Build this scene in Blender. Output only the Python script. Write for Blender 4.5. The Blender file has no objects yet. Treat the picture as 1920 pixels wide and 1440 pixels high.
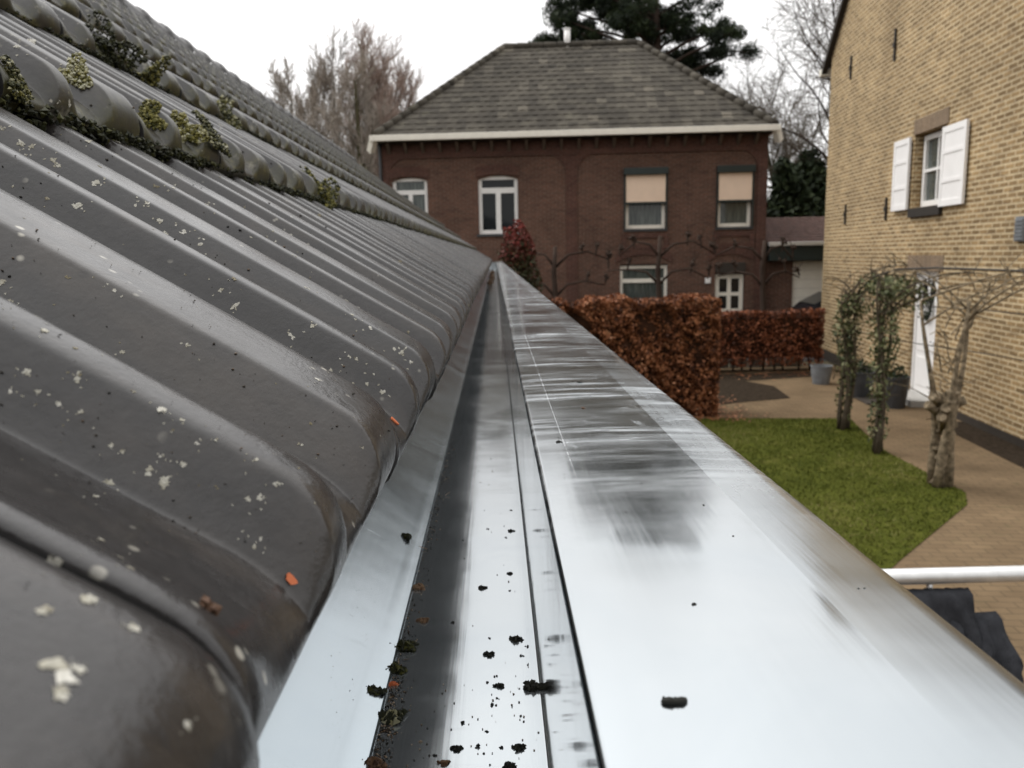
import bpy, bmesh, math, random
from math import sin, cos, pi, radians, sqrt
from mathutils import Vector, Matrix

# ------------------------------------------------------------------ camera
S = bpy.context.scene
COL = S.collection
EYE = Vector((0, 0, 2.6))
YAW, PITCH, ROLL, FPX = radians(1.0346), radians(9.1113), -0.019, 1500.0
ROT = Matrix.Rotation(-YAW, 3, 'Z') @ Matrix.Rotation(pi/2 - PITCH, 3, 'X') @ Matrix.Rotation(ROLL, 3, 'Z')
cam = bpy.data.cameras.new('camera')
cam_o = bpy.data.objects.new('camera', cam)
COL.objects.link(cam_o)
cam_o.matrix_world = Matrix.Translation(EYE) @ ROT.to_4x4()
cam.sensor_width = 36.0
cam.lens = 36.0 * FPX / 1920.0
cam.clip_start = 0.01
cam.clip_end = 2000
cam.dof.use_dof = True
cam.dof.focus_distance = 0.38
cam.dof.aperture_fstop = 22.0
S.camera = cam_o

# ------------------------------------------------------------------ sky, sun, exposure
SUN_EL, SUN_AZ = radians(52), radians(300)
W = bpy.data.worlds.new('World')
S.world = W
W.use_nodes = True
wn, wl = W.node_tree.nodes, W.node_tree.links
wn.clear()
def wnode(t, **k):
    n = wn.new(t)
    for a, b in k.items():
        if a.startswith('i_'): n.inputs[int(a[2:])].default_value = b
        else: setattr(n, a, b)
    return n
w_out = wnode('ShaderNodeOutputWorld')
w_tc = wnode('ShaderNodeTexCoord')
w_sep = wnode('ShaderNodeSeparateXYZ')
wl.new(w_tc.outputs['Generated'], w_sep.inputs[0])
w_ramp = wnode('ShaderNodeValToRGB')
w_ramp.color_ramp.elements[0].position = 0.0
w_ramp.color_ramp.elements[0].color = (0.60, 0.585, 0.575, 1)
w_ramp.color_ramp.elements[1].position = 1.0
w_ramp.color_ramp.elements[1].color = (1.85, 1.85, 1.84, 1)
e = w_ramp.color_ramp.elements.new(0.30); e.color = (0.92, 0.90, 0.885, 1)
wl.new(w_sep.outputs[2], w_ramp.inputs[0])
w_noise = wnode('ShaderNodeTexNoise')
w_noise.inputs['Scale'].default_value = 2.6
w_noise.inputs['Detail'].default_value = 4
wl.new(w_tc.outputs['Generated'], w_noise.inputs['Vector'])
w_map = wnode('ShaderNodeMapRange')
w_map.inputs[3].default_value = 0.88; w_map.inputs[4].default_value = 1.10
w_map.inputs[1].default_value = 0.3; w_map.inputs[2].default_value = 0.7
wl.new(w_noise.outputs['Fac'], w_map.inputs[0])
w_bg = wnode('ShaderNodeBackground')
w_dir = wnode('ShaderNodeMapRange')          # sky dimmed behind the camera to darken tile slopes facing that way
w_dir.inputs[1].default_value = -1; w_dir.inputs[2].default_value = 0.6
w_dir.inputs[3].default_value = 0.70; w_dir.inputs[4].default_value = 1.0
wl.new(w_sep.outputs[1], w_dir.inputs[0])
w_mul = wnode('ShaderNodeMath', operation='MULTIPLY')
wl.new(w_map.outputs[0], w_mul.inputs[0]); wl.new(w_dir.outputs[0], w_mul.inputs[1])
wl.new(w_ramp.outputs[0], w_bg.inputs[0]); wl.new(w_mul.outputs[0], w_bg.inputs[1])
w_sky = wnode('ShaderNodeTexSky')
w_sky.sky_type = 'NISHITA'; w_sky.sun_disc = False
w_sky.sun_elevation = SUN_EL; w_sky.sun_rotation = SUN_AZ
w_hs = wnode('ShaderNodeHueSaturation')
w_hs.inputs['Saturation'].default_value = 0.15
wl.new(w_sky.outputs[0], w_hs.inputs['Color'])
w_bg2 = wnode('ShaderNodeBackground'); w_bg2.inputs[1].default_value = 0.05
wl.new(w_hs.outputs[0], w_bg2.inputs[0])
w_add = wnode('ShaderNodeAddShader')
wl.new(w_bg.outputs[0], w_add.inputs[0]); wl.new(w_bg2.outputs[0], w_add.inputs[1])
wl.new(w_add.outputs[0], w_out.inputs[0])

sun = bpy.data.lights.new('overcast_sun', 'SUN')
sun.energy = 1.8; sun.angle = radians(40); sun.color = (1.0, 0.97, 0.93)
sun_o = bpy.data.objects.new('overcast_sun', sun)
COL.objects.link(sun_o)
sd = Vector((sin(SUN_AZ)*cos(SUN_EL), cos(SUN_AZ)*cos(SUN_EL), sin(SUN_EL)))
sun_o.rotation_euler = sd.to_track_quat('Z', 'Y').to_euler()
sun_o.location = (-6, -12, 20)

S.view_settings.view_transform = 'Standard'
S.view_settings.look = 'None'
S.view_settings.exposure = 0.16
S.view_settings.gamma = 1.0
S.cycles.use_denoising = True
S.cycles.max_bounces = 6
S.cycles.caustics_reflective = False
S.cycles.caustics_refractive = False

# ------------------------------------------------------------------ small tools
def ray(px, py):
    return ROT @ Vector(((px - 960)/FPX, -(py - 720)/FPX, -1.0))
def on_z(px, py, z):
    d = ray(px, py); return EYE + d * ((z - EYE.z)/d.z)
def on_y(px, py, y):
    d = ray(px, py); return EYE + d * (y/d.y)

class MB:
    """collects faces, then links them as ONE mesh object"""
    def __init__(s): s.v = []; s.f = []; s.t = []; s.s = []
    def face(s, pts, tone=0.5, smooth=False):
        n = len(s.v); s.v += [tuple(p) for p in pts]
        s.f.append(tuple(range(n, n + len(pts)))); s.t.append(tone); s.s.append(smooth)
    def box(s, a, b, tone=0.5, bev=0.0):
        x0, y0, z0 = a; x1, y1, z1 = b
        if bev <= 0:
            p = [(x, y, z) for z in (z0, z1) for y in (y0, y1) for x in (x0, x1)]
            n = len(s.v); s.v += p
            for q in ((0,2,3,1),(4,5,7,6),(0,1,5,4),(2,6,7,3),(0,4,6,2),(1,3,7,5)):
                s.f.append(tuple(n+i for i in q)); s.t.append(tone); s.s.append(False)
        else:
            bm = bmesh.new(); bmesh.ops.create_cube(bm, size=1)
            for v in bm.verts:
                v.co = Vector(((x0+x1)/2 + v.co.x*(x1-x0), (y0+y1)/2 + v.co.y*(y1-y0), (z0+z1)/2 + v.co.z*(z1-z0)))
            bmesh.ops.bevel(bm, geom=bm.edges[:], offset=bev, segments=2, affect='EDGES', profile=0.7)
            s.add_bm(bm, tone, False)
    def add_bm(s, bm, tone=0.5, smooth=True, mtx=None):
        bm.verts.index_update(); n = len(s.v)
        for v in bm.verts: s.v.append(tuple(mtx @ v.co if mtx else v.co))
        for f in bm.faces:
            s.f.append(tuple(n + v.index for v in f.verts)); s.t.append(tone); s.s.append(smooth)
        bm.free()
    def prism(s, poly, fn, d0, d1, tone=0.5):
        """poly: 2D outline; fn(a,b,d)->3D; extruded from d0 to d1"""
        k = len(poly); n = len(s.v)
        s.v += [tuple(fn(a, b, d0)) for a, b in poly] + [tuple(fn(a, b, d1)) for a, b in poly]
        s.f.append(tuple(range(n, n+k))); s.f.append(tuple(range(n+2*k-1, n+k-1, -1)))
        for i in range(k):
            j = (i+1) % k; s.f.append((n+i, n+k+i, n+k+j, n+j))
        s.t += [tone]*(k+2); s.s += [False]*(k+2)
    def tube(s, pts, rad, n=6, tone=0.5, cap=True):
        pts = [Vector(p) for p in pts]; m = len(pts)
        if not isinstance(rad, (list, tuple)): rad = [rad]*m
        base = len(s.v); ref = None
        for i, p in enumerate(pts):
            d = (pts[min(i+1, m-1)] - pts[max(i-1, 0)])
            d = d.normalized() if d.length > 1e-9 else Vector((0,0,1))
            if ref is None: ref = Vector((1,0,0)) if abs(d.x) < 0.8 else Vector((0,1,0))
            a = (ref - d*ref.dot(d)).normalized(); b = d.cross(a); ref = a
            for k in range(n):
                w = 2*pi*k/n; q = p + (a*cos(w) + b*sin(w))*rad[i]
                s.v.append((q.x, q.y, q.z))
        for i in range(m-1):
            for k in range(n):
                k2 = (k+1) % n
                s.f.append((base+i*n+k, base+i*n+k2, base+(i+1)*n+k2, base+(i+1)*n+k)); s.t.append(tone); s.s.append(n > 4)
        if cap:
            s.f.append(tuple(base+k for k in range(n-1, -1, -1))); s.f.append(tuple(base+(m-1)*n+k for k in range(n)))
            s.t += [tone, tone]; s.s += [False, False]
    def octa(s, c, r, rng, tone=0.5, squash=1.0):
        n = len(s.v); ax = [Vector((1,0,0)), Vector((0,1,0)), Vector((0,0,1))]
        m = Matrix.Rotation(rng.uniform(0, 6.28), 3, 'Z') @ Matrix.Rotation(rng.uniform(-.6, .6), 3, 'X')
        for i, a in enumerate(ax):
            for sg in (1, -1):
                q = m @ (a*sg*r*rng.uniform(.6, 1.3)); q.z *= squash
                s.v.append((c[0]+q.x, c[1]+q.y, c[2]+q.z))
        for x in (0, 1):
            for y in (2, 3):
                for z in (4, 5):
                    s.f.append((n+x, n+y, n+z)); s.t.append(tone); s.s.append(False)
    def leaf(s, c, size, rng, tone, up=0.0, asp=0.6):
        d = Vector((rng.gauss(0,1), rng.gauss(0,1), rng.gauss(0,1)+up)).normalized()
        e = d.cross(Vector((rng.gauss(0,1), rng.gauss(0,1), rng.gauss(0,1)))).normalized()
        a = d*size*.5; b = e*size*.5*asp; c = Vector(c); n = len(s.v)
        s.v += [tuple(c-a), tuple(c+b), tuple(c+a), tuple(c-b)]
        s.f.append((n, n+1, n+2, n+3)); s.t.append(tone); s.s.append(False)
    def build(s, name, mat, parent=None, loc=None):
        me = bpy.data.meshes.new(name)
        me.from_pydata(s.v, [], s.f)
        at = me.attributes.new('tone', 'FLOAT', 'FACE'); at.data.foreach_set('value', s.t)
        me.polygons.foreach_set('use_smooth', s.s)
        me.materials.append(mat); me.update()
        o = bpy.data.objects.new(name, me); COL.objects.link(o)
        if parent is not None: o.parent = parent
        if loc is not None: o.location = loc
        return o
def recalc(o):
    bm = bmesh.new(); bm.from_mesh(o.data); bmesh.ops.recalc_face_normals(bm, faces=bm.faces[:]); bm.to_mesh(o.data); bm.free(); return o
def tag(o, label=None, cat=None, group=None, kind=None):
    if label: o['label'] = label
    if cat: o['category'] = cat
    if group: o['group'] = group
    if kind: o['kind'] = kind
    return o
def empty(name, loc=(0,0,0), rz=0.0):
    o = bpy.data.objects.new(name, None); COL.objects.link(o)
    o.location = loc; o.rotation_euler = (0, 0, rz); o.empty_display_size = 0.1
    return o
def copy_tree(o, parent=None):
    c = o.copy(); COL.objects.link(c)
    if parent is not None: c.parent = parent
    for ch in [x for x in o.children]: copy_tree(ch, c)
    return c

# ------------------------------------------------------------------ materials
class Mat:
    def __init__(s, name, base=(.5,.5,.5), rough=.6, metal=0.0, spec=.5):
        s.m = bpy.data.materials.new(name); s.m.use_nodes = True
        s.nt = s.m.node_tree; s.b = s.nt.nodes['Principled BSDF']
        s.set('Base Color', base); s.set('Roughness', rough); s.set('Metallic', metal); s.set('Specular IOR Level', spec)
        s._tc = None
    def set(s, k, v):
        if isinstance(v, tuple) and len(v) == 3: v = (*v, 1)
        if hasattr(v, 'is_output'): s.nt.links.new(v, s.b.inputs[k])
        else: s.b.inputs[k].default_value = v
    def n(s, t, **k):
        x = s.nt.nodes.new(t)
        for a, b in k.items(): setattr(x, a, b)
        return x
    def link(s, a, b): s.nt.links.new(a, b)
    def put(s, sock, v):
        if hasattr(v, 'is_output'): s.link(v, sock)
        else: sock.default_value = (*v, 1) if isinstance(v, tuple) and len(v) == 3 and sock.type == 'RGBA' else v
    def obj(s):
        if s._tc is None: s._tc = s.n('ShaderNodeTexCoord')
        return s._tc.outputs['Object']
    def mapping(s, scale=(1,1,1), rot=(0,0,0), vec=None, loc=(0,0,0)):
        x = s.n('ShaderNodeMapping'); s.link(vec or s.obj(), x.inputs[0])
        x.inputs['Scale'].default_value = scale; x.inputs['Rotation'].default_value = rot; x.inputs['Location'].default_value = loc
        return x.outputs[0]
    def noise(s, scale, detail=4, rough=.55, vec=None, dist=0.0):
        x = s.n('ShaderNodeTexNoise'); s.link(vec or s.obj(), x.inputs['Vector'])
        x.inputs['Scale'].default_value = scale; x.inputs['Detail'].default_value = detail
        x.inputs['Roughness'].default_value = rough; x.inputs['Distortion'].default_value = dist
        return x.outputs['Fac']
    def ramp(s, fac, *stops):
        x = s.n('ShaderNodeValToRGB'); s.put(x.inputs[0], fac); cr = x.color_ramp
        while len(cr.elements) < len(stops): cr.elements.new(.5)
        for el, (p, c) in zip(cr.elements, stops):
            el.position = p; el.color = (*c, 1) if isinstance(c, tuple) else (c, c, c, 1)
        return x.outputs[0]
    def math(s, op, a, b=0.0, c=None, clamp=False):
        x = s.n('ShaderNodeMath', operation=op, use_clamp=clamp); s.put(x.inputs[0], a); s.put(x.inputs[1], b)
        if c is not None: s.put(x.inputs[2], c)
        return x.outputs[0]
    def range(s, v, a, b, c, d):
        x = s.n('ShaderNodeMapRange'); s.put(x.inputs[0], v)
        for i, q in enumerate((a, b, c, d)): x.inputs[i+1].default_value = q
        return x.outputs[0]
    def mix(s, fac, a, b, blend='MIX'):
        x = s.n('ShaderNodeMix', data_type='RGBA', blend_type=blend)
        s.put(x.inputs[0], fac); s.put(x.inputs[6], a); s.put(x.inputs[7], b)
        return x.outputs[2]
    def bump(s, h, strength=.3, dist=.01, normal=None):
        x = s.n('ShaderNodeBump'); s.link(h, x.inputs['Height'])
        x.inputs['Strength'].default_value = strength; x.inputs['Distance'].default_value = dist
        if normal: s.link(normal, x.inputs['Normal'])
        s.link(x.outputs[0], s.b.inputs['Normal']); return x.outputs[0]
    def attr(s, name):
        x = s.n('ShaderNodeAttribute'); x.attribute_name = name; return x.outputs['Fac']
    def sep(s, vec=None):
        x = s.n('ShaderNodeSeparateXYZ'); s.link(vec or s.obj(), x.inputs[0]); return x.outputs
    def comb(s, x=0., y=0., z=0.):
        q = s.n('ShaderNodeCombineXYZ'); s.put(q.inputs[0], x); s.put(q.inputs[1], y); s.put(q.inputs[2], z); return q.outputs[0]

def plain(name, c, rough=.6, metal=0.0, var=.12, scale=6.0, spec=.35, bump=0.0):
    if rough >= .85: spec = min(spec, .08)
    M = Mat(name, c, rough, metal, spec)
    f = M.noise(scale, 5)
    lo = tuple(x*(1-var) for x in c); hi = tuple(min(1, x*(1+var)) for x in c)
    M.set('Base Color', M.ramp(f, (.3, lo), (.7, hi)))
    if bump: M.bump(M.noise(scale*4, 4), bump, .01)
    return M.m
def leafmat(name, *cols, rough=.6, spec=.25):
    M = Mat(name, cols[0], rough, 0, spec)
    st = [(i/max(1, len(cols)-1), c) for i, c in enumerate(cols)]
    M.set('Base Color', M.ramp(M.attr('tone'), *st)); return M.m
def brickmat(name, c1, c2, mortar, bw=.215, rh=.0625, ms=.011, dark=None, bumps=.6):
    M = Mat(name, c1, .85, 0, .2)
    x, y, z = M.sep()
    vec = M.comb(M.math('ADD', x, y), z, 0)
    B = M.n('ShaderNodeTexBrick'); M.link(vec, B.inputs['Vector'])
    B.offset = .5
    B.inputs['Scale'].default_value = 1.0; B.inputs['Brick Width'].default_value = bw; B.inputs['Row Height'].default_value = rh
    B.inputs['Mortar Size'].default_value = ms; B.inputs['Mortar Smooth'].default_value = .25; B.inputs['Bias'].default_value = 0.0
    B.inputs['Color1'].default_value = (*c1, 1); B.inputs['Color2'].default_value = (*c2, 1); B.inputs['Mortar'].default_value = (*mortar, 1)
    big = M.noise(.9, 4, .6)
    fine = M.noise(22, 5, .7)
    col = M.mix(1.0, B.outputs['Color'], M.ramp(big, (.25, .72), (.75, 1.18)), 'MULTIPLY')
    col = M.mix(1.0, col, M.ramp(fine, (.25, .62), (.75, 1.3)), 'MULTIPLY')
    if dark is not None:
        d = M.noise(3.4, 3, .6, vec=M.mapping((.8, .8, 3.2)))
        col = M.mix(M.range(d, .50, .72, 0, .6), col, dark)
        col = M.mix(M.range(M.noise(.55, 4, .6, vec=M.mapping((1.4, 1.4, .5), loc=(7,3,1))), .52, .72, 0, .32), col, tuple(q*1.1 for q in dark))
    M.set('Base Color', col)
    h = M.math('ADD', M.math('MULTIPLY', B.outputs['Fac'], -1.0), M.math('MULTIPLY', fine, .5))
    M.bump(h, bumps, .012)
    return M.m

MAT = {}
def tile_material(name, moss):
    M = Mat(name, (.08,.076,.077), .4, 0, .62)
    x, y, z = M.sep()
    wn_ = M.n('ShaderNodeTexWhiteNoise', noise_dimensions='2D')
    M.link(M.comb(M.math('FLOOR', M.math('MULTIPLY', M.math('ADD', y, 1.555), 1/.21)), moss*7.3, 0), wn_.inputs['Vector'])
    per = M.range(wn_.outputs['Value'], 0, 1, .86, 1.12)
    n1 = M.noise(9, 6, .6); n2 = M.noise(160, 3, .6); n3 = M.noise(38, 5, .65)
    base = M.ramp(n1, (.3, (.0175,.0155,.0148)), (.7, (.028,.0250,.0238)))
    base = M.mix(1.0, base, per, 'MULTIPLY')
    base = M.mix(1.0, base, M.ramp(n2, (.3, .8), (.7, 1.2)), 'MULTIPLY')
    # brown dusty weathering film and run-off stains
    base = M.mix(M.range(M.noise(14, 5, .65, vec=M.mapping((.5, 2.2, .5))), .5, .75, 0, .45), base, (.085,.068,.053))
    # tiny pale lichen dots, tiny black specks
    vd = M.n('ShaderNodeTexVoronoi'); M.link(M.obj(), vd.inputs['Vector']); vd.inputs['Scale'].default_value = 95
    dots = M.math('MULTIPLY', M.range(vd.outputs['Distance'], .10, .17, 1, 0), M.range(M.noise(17, 3), .52, .62, 0, 1))
    base = M.mix(dots, base, (.36,.34,.29))
    vs = M.n('ShaderNodeTexVoronoi'); M.link(M.obj(), vs.inputs['Vector']); vs.inputs['Scale'].default_value = 70
    specks = M.math('MULTIPLY', M.range(vs.outputs['Distance'], .09, .15, 1, 0), M.range(M.noise(11, 3, vec=M.mapping(loc=(4,2,9))), .60, .68, 0, 1))
    base = M.mix(specks, base, (.012,.011,.010))
    rough = M.range(n3, .3, .7, .22, .32)
    if moss > 0:
        fr = M.attr('tone')
        mm = M.math('MULTIPLY', M.range(fr, .45, .95, 0, 1), M.range(M.noise(16, 5, .7), .40, .56, .25, 1))
        mcol = M.ramp(M.noise(60, 4, .7), (.3, (.014,.015,.007)), (.55, (.045,.043,.013)), (.72, (.16,.14,.04)), (.8, (.34,.33,.24)))
        base = M.mix(mm, base, mcol)
        lich = M.range(M.noise(26, 5, .7), .60, .68, 0, .75)
        base = M.mix(lich, base, (.22,.205,.16))
        rough = M.math('ADD', rough, .15)
    joint_shade = M.range(M.attr('tone'), -.9, -.3, 1, 0)          # shade of the side joints, painted near-black into the tile colour
    base = M.mix(joint_shade, base, (.007,.006,.0055)); rough = M.math('ADD', rough, M.math('MULTIPLY', joint_shade, .5))
    M.set('Base Color', base); M.set('Roughness', rough)
    M.bump(M.math('ADD', M.math('ADD', M.math('MULTIPLY', n2, .5), M.math('MULTIPLY', M.noise(420, 2, .6), .35)), n3), .20, .002)
    return M.m
MAT['tile'] = tile_material('tile_dark', 0)
MAT['tile_mossy'] = tile_material('tile_dark_mossy', 1)

def zinc(name, rough, smear, metal=1.0, tint=None):
    M = Mat(name, (.55,.565,.57), rough, 1.0)
    x, y, z = M.sep()
    streak = M.noise(26, 5, .65, vec=M.mapping((.35, 2.6, 1)))           # smears that run across the gutter
    fine = M.noise(120, 3, .6, vec=M.mapping((.12, 3.0, 1)))
    brush = M.noise(240, 2, .5, vec=M.mapping((1.0, .02, 1)))             # rolling lines along the sheet
    blot = M.noise(9, 4, .6, dist=.6)
    r = M.math('ADD', rough, M.range(blot, .35, .7, -.02, .05))
    col = M.ramp(blot, (.3, (.485,.525,.55)), (.7, (.555,.588,.605)))
    if smear:
        # hand-rubbed part of the sheet: a smeary haze between the near end and the first solder seam
        edge = M.math('ADD', y, M.math('MULTIPLY', M.math('SUBTRACT', M.noise(14, 4, .6), .5), .30))
        far = M.range(edge, .27, .46, 0, 1)
        wide = M.noise(10, 4, .6, vec=M.mapping((.5, 1.4, 1), loc=(3,1,0)), dist=.8)
        bands = M.math('MULTIPLY', M.range(streak, .45, .70, 0, 1.0), M.range(wide, .38, .60, .12, 1))
        msk = M.math('MULTIPLY', M.math('ADD', bands, M.math('MULTIPLY', M.range(fine, .60, .78, 0, .35), M.range(wide, .45, .6, 0, 1)), clamp=True), far)
        scr = M.noise(30, 5, .8, vec=M.mapping((1.3, .7, 1), rot=(0, 0, .6)), dist=1.6)
        msk = M.math('ADD', msk, M.math('MULTIPLY', M.math('MULTIPLY', M.range(scr, .57, .66, 0, .55), M.range(wide, .35, .55, 1, .2)), far), clamp=True)
        r = M.math('ADD', r, M.math('MULTIPLY', far, .05))
        r = M.math('ADD', r, M.math('MULTIPLY', msk, .20))
        col = M.mix(M.math('MULTIPLY', msk, .45), col, (.74,.77,.80))
        M.set('Metallic', M.math('SUBTRACT', 1.0, M.math('MULTIPLY', msk, .40)))
        # edge of the peeled protective film and a scribed line along the sheet
        film = M.math('MULTIPLY', M.math('GREATER_THAN', x, .098), M.range(y, .55, .8, 1, .2))
        r = M.math('ADD', r, M.math('MULTIPLY', film, M.range(brush, .3, .7, .09, .125)))
        line = M.math('MULTIPLY', M.range(M.math('ABSOLUTE', M.math('SUBTRACT', x, M.math('ADD', .0358, M.math('MULTIPLY', y, .0016)))), .0002, .00045, 1, 0),
                      M.math('MULTIPLY', M.range(y, .36, .40, 0, 1), M.range(y, 1.0, 1.3, 1, 0)))
        ticks = M.range(M.noise(160, 1, .5, vec=M.mapping((.01, 2.0, 1))), .42, .5, .3, 1)
        line = M.math('MULTIPLY', line, ticks)
        line = M.math('MULTIPLY', line, .24)
        col = M.mix(line, col, (.85,.85,.85)); r = M.math('ADD', r, M.math('MULTIPLY', line, .5))
    else:
        msk = M.range(streak, .6, .8, 0, .12)
        r = M.math('ADD', r, msk)
        M.set('Metallic', metal)
        if tint: col = M.mix(1.0, col, tint, 'MULTIPLY')
    M.set('Base Color', col); M.set('Roughness', r)
    h = M.math('ADD', M.math('MULTIPLY', brush, .05), M.math('MULTIPLY', M.noise(7, 3, .5), 1.0))
    M.bump(h, .085, .01)
    return M.m
MAT['zinc_floor'] = zinc('zinc_floor', .13, False, .84)
MAT['zinc_wall'] = zinc('zinc_wall', .07, False)
MAT['zinc_cover'] = zinc('zinc_cover', .095, True)
MAT['zinc_apron'] = zinc('zinc_apron', .18, False, .9, (.84,.88,.905))
MAT['solder'] = plain('solder', (.72,.73,.74), .22, 1.0, .1, 60)

MAT['yellow_brick'] = brickmat('yellow_brick', (.385,.262,.130), (.20,.132,.064), (.56,.45,.285), dark=(.12,.078,.042), bw=.24, rh=.077, ms=.015)
MAT['soldier_brick'] = brickmat('soldier_brick', (.22,.145,.09), (.15,.10,.065), (.36,.30,.22), bw=.065, rh=.5, ms=.011)
MAT['red_brick'] = brickmat('red_brick', (.145,.068,.046), (.10,.050,.036), (.16,.115,.088), ms=.011, dark=(.055,.032,.026))
MAT['red_brick_dark'] = brickmat('red_brick_dark', (.112,.050,.037), (.080,.036,.028), (.12,.08,.062), ms=.009)
MAT['white_paint'] = plain('white_paint', (.80,.785,.76), .45, var=.04)
MAT['shutter_white'] = plain('shutter_white', (.84,.825,.81), .4, var=.03)
MAT['cream_paint'] = plain('cream_paint', (.80,.76,.67), .45, var=.05)
MAT['dark_green'] = plain('dark_green', (.018,.026,.024), .4)
MAT['dark_grey'] = plain('dark_grey', (.05,.052,.055), .5)
MAT['black_iron'] = plain('black_iron', (.03,.026,.022), .6)
MAT['blind_fabric'] = plain('blind_fabric', (.78,.60,.46), .8, var=.05, scale=3)
MAT['gravel_dark'] = plain('gravel_dark', (.06,.055,.05), .9, var=.4, scale=30)
MAT['pale_concrete'] = plain('pale_concrete', (.36,.35,.33), .85, var=.2, scale=8)
MAT['tub_grey'] = plain('tub_grey', (.17,.18,.19), .55, var=.2, scale=9)
MAT['soil'] = plain('soil', (.032,.024,.017), 1.0, var=.5, scale=18, bump=.6, spec=.03)
MAT['dark_wood'] = plain('dark_wood', (.035,.028,.022), .7)
MAT['bracket_wood'] = plain('bracket_wood', (.105,.078,.06), .8)
MAT['render_wall'] = plain('render_wall', (.30,.20,.15), .85)
MAT['aluminium'] = plain('aluminium', (.66,.66,.65), .38, .65, .1, 30)
MAT['rubber'] = plain('rubber', (.02,.02,.02), .8)
MAT['car_paint'] = plain('car_paint', (.012,.013,.016), .25, var=.05)
MAT['chrome'] = plain('chrome', (.6,.6,.62), .2, 1.0)
MAT['lamp_red'] = plain('lamp_red', (.25,.02,.02), .3)
MAT['cloth'] = plain('charcoal_cloth', (.030,.031,.035), .9, var=.2, scale=40, bump=.3)

M = Mat('glass_dark', (.012,.014,.016), .05, 0, .35); MAT['glass'] = M.m
M = Mat('glass_curtained', (.075,.085,.08), .06, 0, .6)
M.set('Base Color', M.ramp(M.noise(7, 2, .5, vec=M.mapping((4,1,.3))), (.35,(.035,.045,.043)), (.65,(.10,.115,.105)))); MAT['glass_curtain'] = M.m

M = Mat('house_roof_tile', (.1,.1,.1), .9, 0, .12)
wn2 = M.n('ShaderNodeTexWhiteNoise', noise_dimensions='2D')
rx, ry, rz_ = M.sep()
M.link(M.comb(M.math('FLOOR', M.math('MULTIPLY', rx, 3.6)), M.math('FLOOR', M.math('MULTIPLY', rz_, 4.87)), 0), wn2.inputs['Vector'])
tl = M.ramp(wn2.outputs['Value'], (0, (.046,.041,.034)), (.5, (.060,.053,.043)), (.9, (.076,.068,.055)), (1, (.12,.106,.085)))
tl = M.mix(1.0, tl, M.ramp(M.noise(.5, 5, .65), (.3, .72), (.7, 1.25)), 'MULTIPLY')
tl = M.mix(M.range(M.noise(2.0, 4, .7), .58, .7, 0, .5), tl, (.12,.11,.083))
M.set('Base Color', tl); M.bump(M.noise(14, 3), .4, .01); MAT['house_tile'] = M.m

M = Mat('rust_roof', (.17,.085,.065), .8, 0, .2)
M.set('Base Color', M.ramp(M.noise(5, 4, .6), (.3, (.05,.028,.023)), (.7, (.10,.055,.043)))); MAT['red_roof'] = M.m

M = Mat('lawn_grass', (.05,.08,.015), .95, 0, .05)
g = M.ramp(M.noise(2.2, 6, .65), (.3, (.044,.053,.008)), (.55, (.072,.080,.013)), (.75, (.13,.12,.034)))
g = M.mix(1.0, g, M.ramp(M.noise(30, 3, .7), (.3, .6), (.7, 1.35)), 'MULTIPLY')
M.set('Base Color', g); M.bump(M.noise(40, 3, .7), .8, .03); MAT['lawn'] = M.m
MAT['grass_blades'] = leafmat('grass_blades', (.038,.049,.007), (.066,.077,.011), (.11,.115,.023), (.20,.18,.07), spec=.08)

M = Mat('clay_paving', (.2,.15,.1), .95, 0, .08)
B = M.n('ShaderNodeTexBrick'); M.link(M.mapping(rot=(0,0,.117)), B.inputs['Vector'])
B.inputs['Scale'].default_value = 1; B.inputs['Brick Width'].default_value = .2; B.inputs['Row Height'].default_value = .1
B.inputs['Mortar Size'].default_value = .006; B.inputs['Color1'].default_value = (.160,.112,.066,1); B.inputs['Color2'].default_value = (.142,.099,.059,1); B.inputs['Mortar'].default_value = (.10,.073,.045,1)
pc = M.mix(1.0, B.outputs['Color'], M.ramp(M.noise(1.3, 5, .6), (.3, .78), (.7, 1.22)), 'MULTIPLY')
pc = M.mix(M.range(M.noise(5, 5, .7), .58, .72, 0, .4), pc, (.075,.075,.035))
M.set('Base Color', pc); M.bump(B.outputs['Fac'], -.2, .006); MAT['paving'] = M.m
M = Mat('ground_dirt', (.09,.08,.05), .95, 0, .15)
M.set('Base Color', M.ramp(M.noise(.35, 6, .6), (.3, (.05,.05,.028)), (.7, (.11,.09,.06)))); MAT['ground'] = M.m
MAT['asphalt'] = plain('asphalt', (.055,.054,.053), .9, var=.2, scale=12)

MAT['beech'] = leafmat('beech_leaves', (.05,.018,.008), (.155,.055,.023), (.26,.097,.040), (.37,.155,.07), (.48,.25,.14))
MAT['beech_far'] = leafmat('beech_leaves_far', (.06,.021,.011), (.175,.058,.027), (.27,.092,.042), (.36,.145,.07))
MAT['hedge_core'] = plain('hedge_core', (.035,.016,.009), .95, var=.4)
MAT['ivy'] = leafmat('ivy_leaves', (.032,.042,.016), (.078,.09,.034), (.16,.165,.075), (.28,.27,.15))
MAT['pine'] = leafmat('pine_needles', (.007,.012,.006), (.014,.024,.010), (.028,.042,.014), (.05,.065,.02))
MAT['evergreen'] = leafmat('evergreen_leaves', (.008,.013,.006), (.022,.034,.013), (.05,.066,.026))
MAT['olive_shrub'] = leafmat('olive_shrub', (.035,.034,.016), (.075,.07,.03), (.12,.11,.05))
MAT['photinia'] = leafmat('red_shrub_leaves', (.025,.032,.012), (.05,.05,.02), (.12,.028,.022), (.24,.045,.035))
MAT['bark'] = plain('bark', (.085,.068,.048), .9, var=.4, scale=5, bump=.8)
MAT['bark_green'] = plain('bark_green', (.07,.062,.035), .9, var=.35, scale=2.5)
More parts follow.
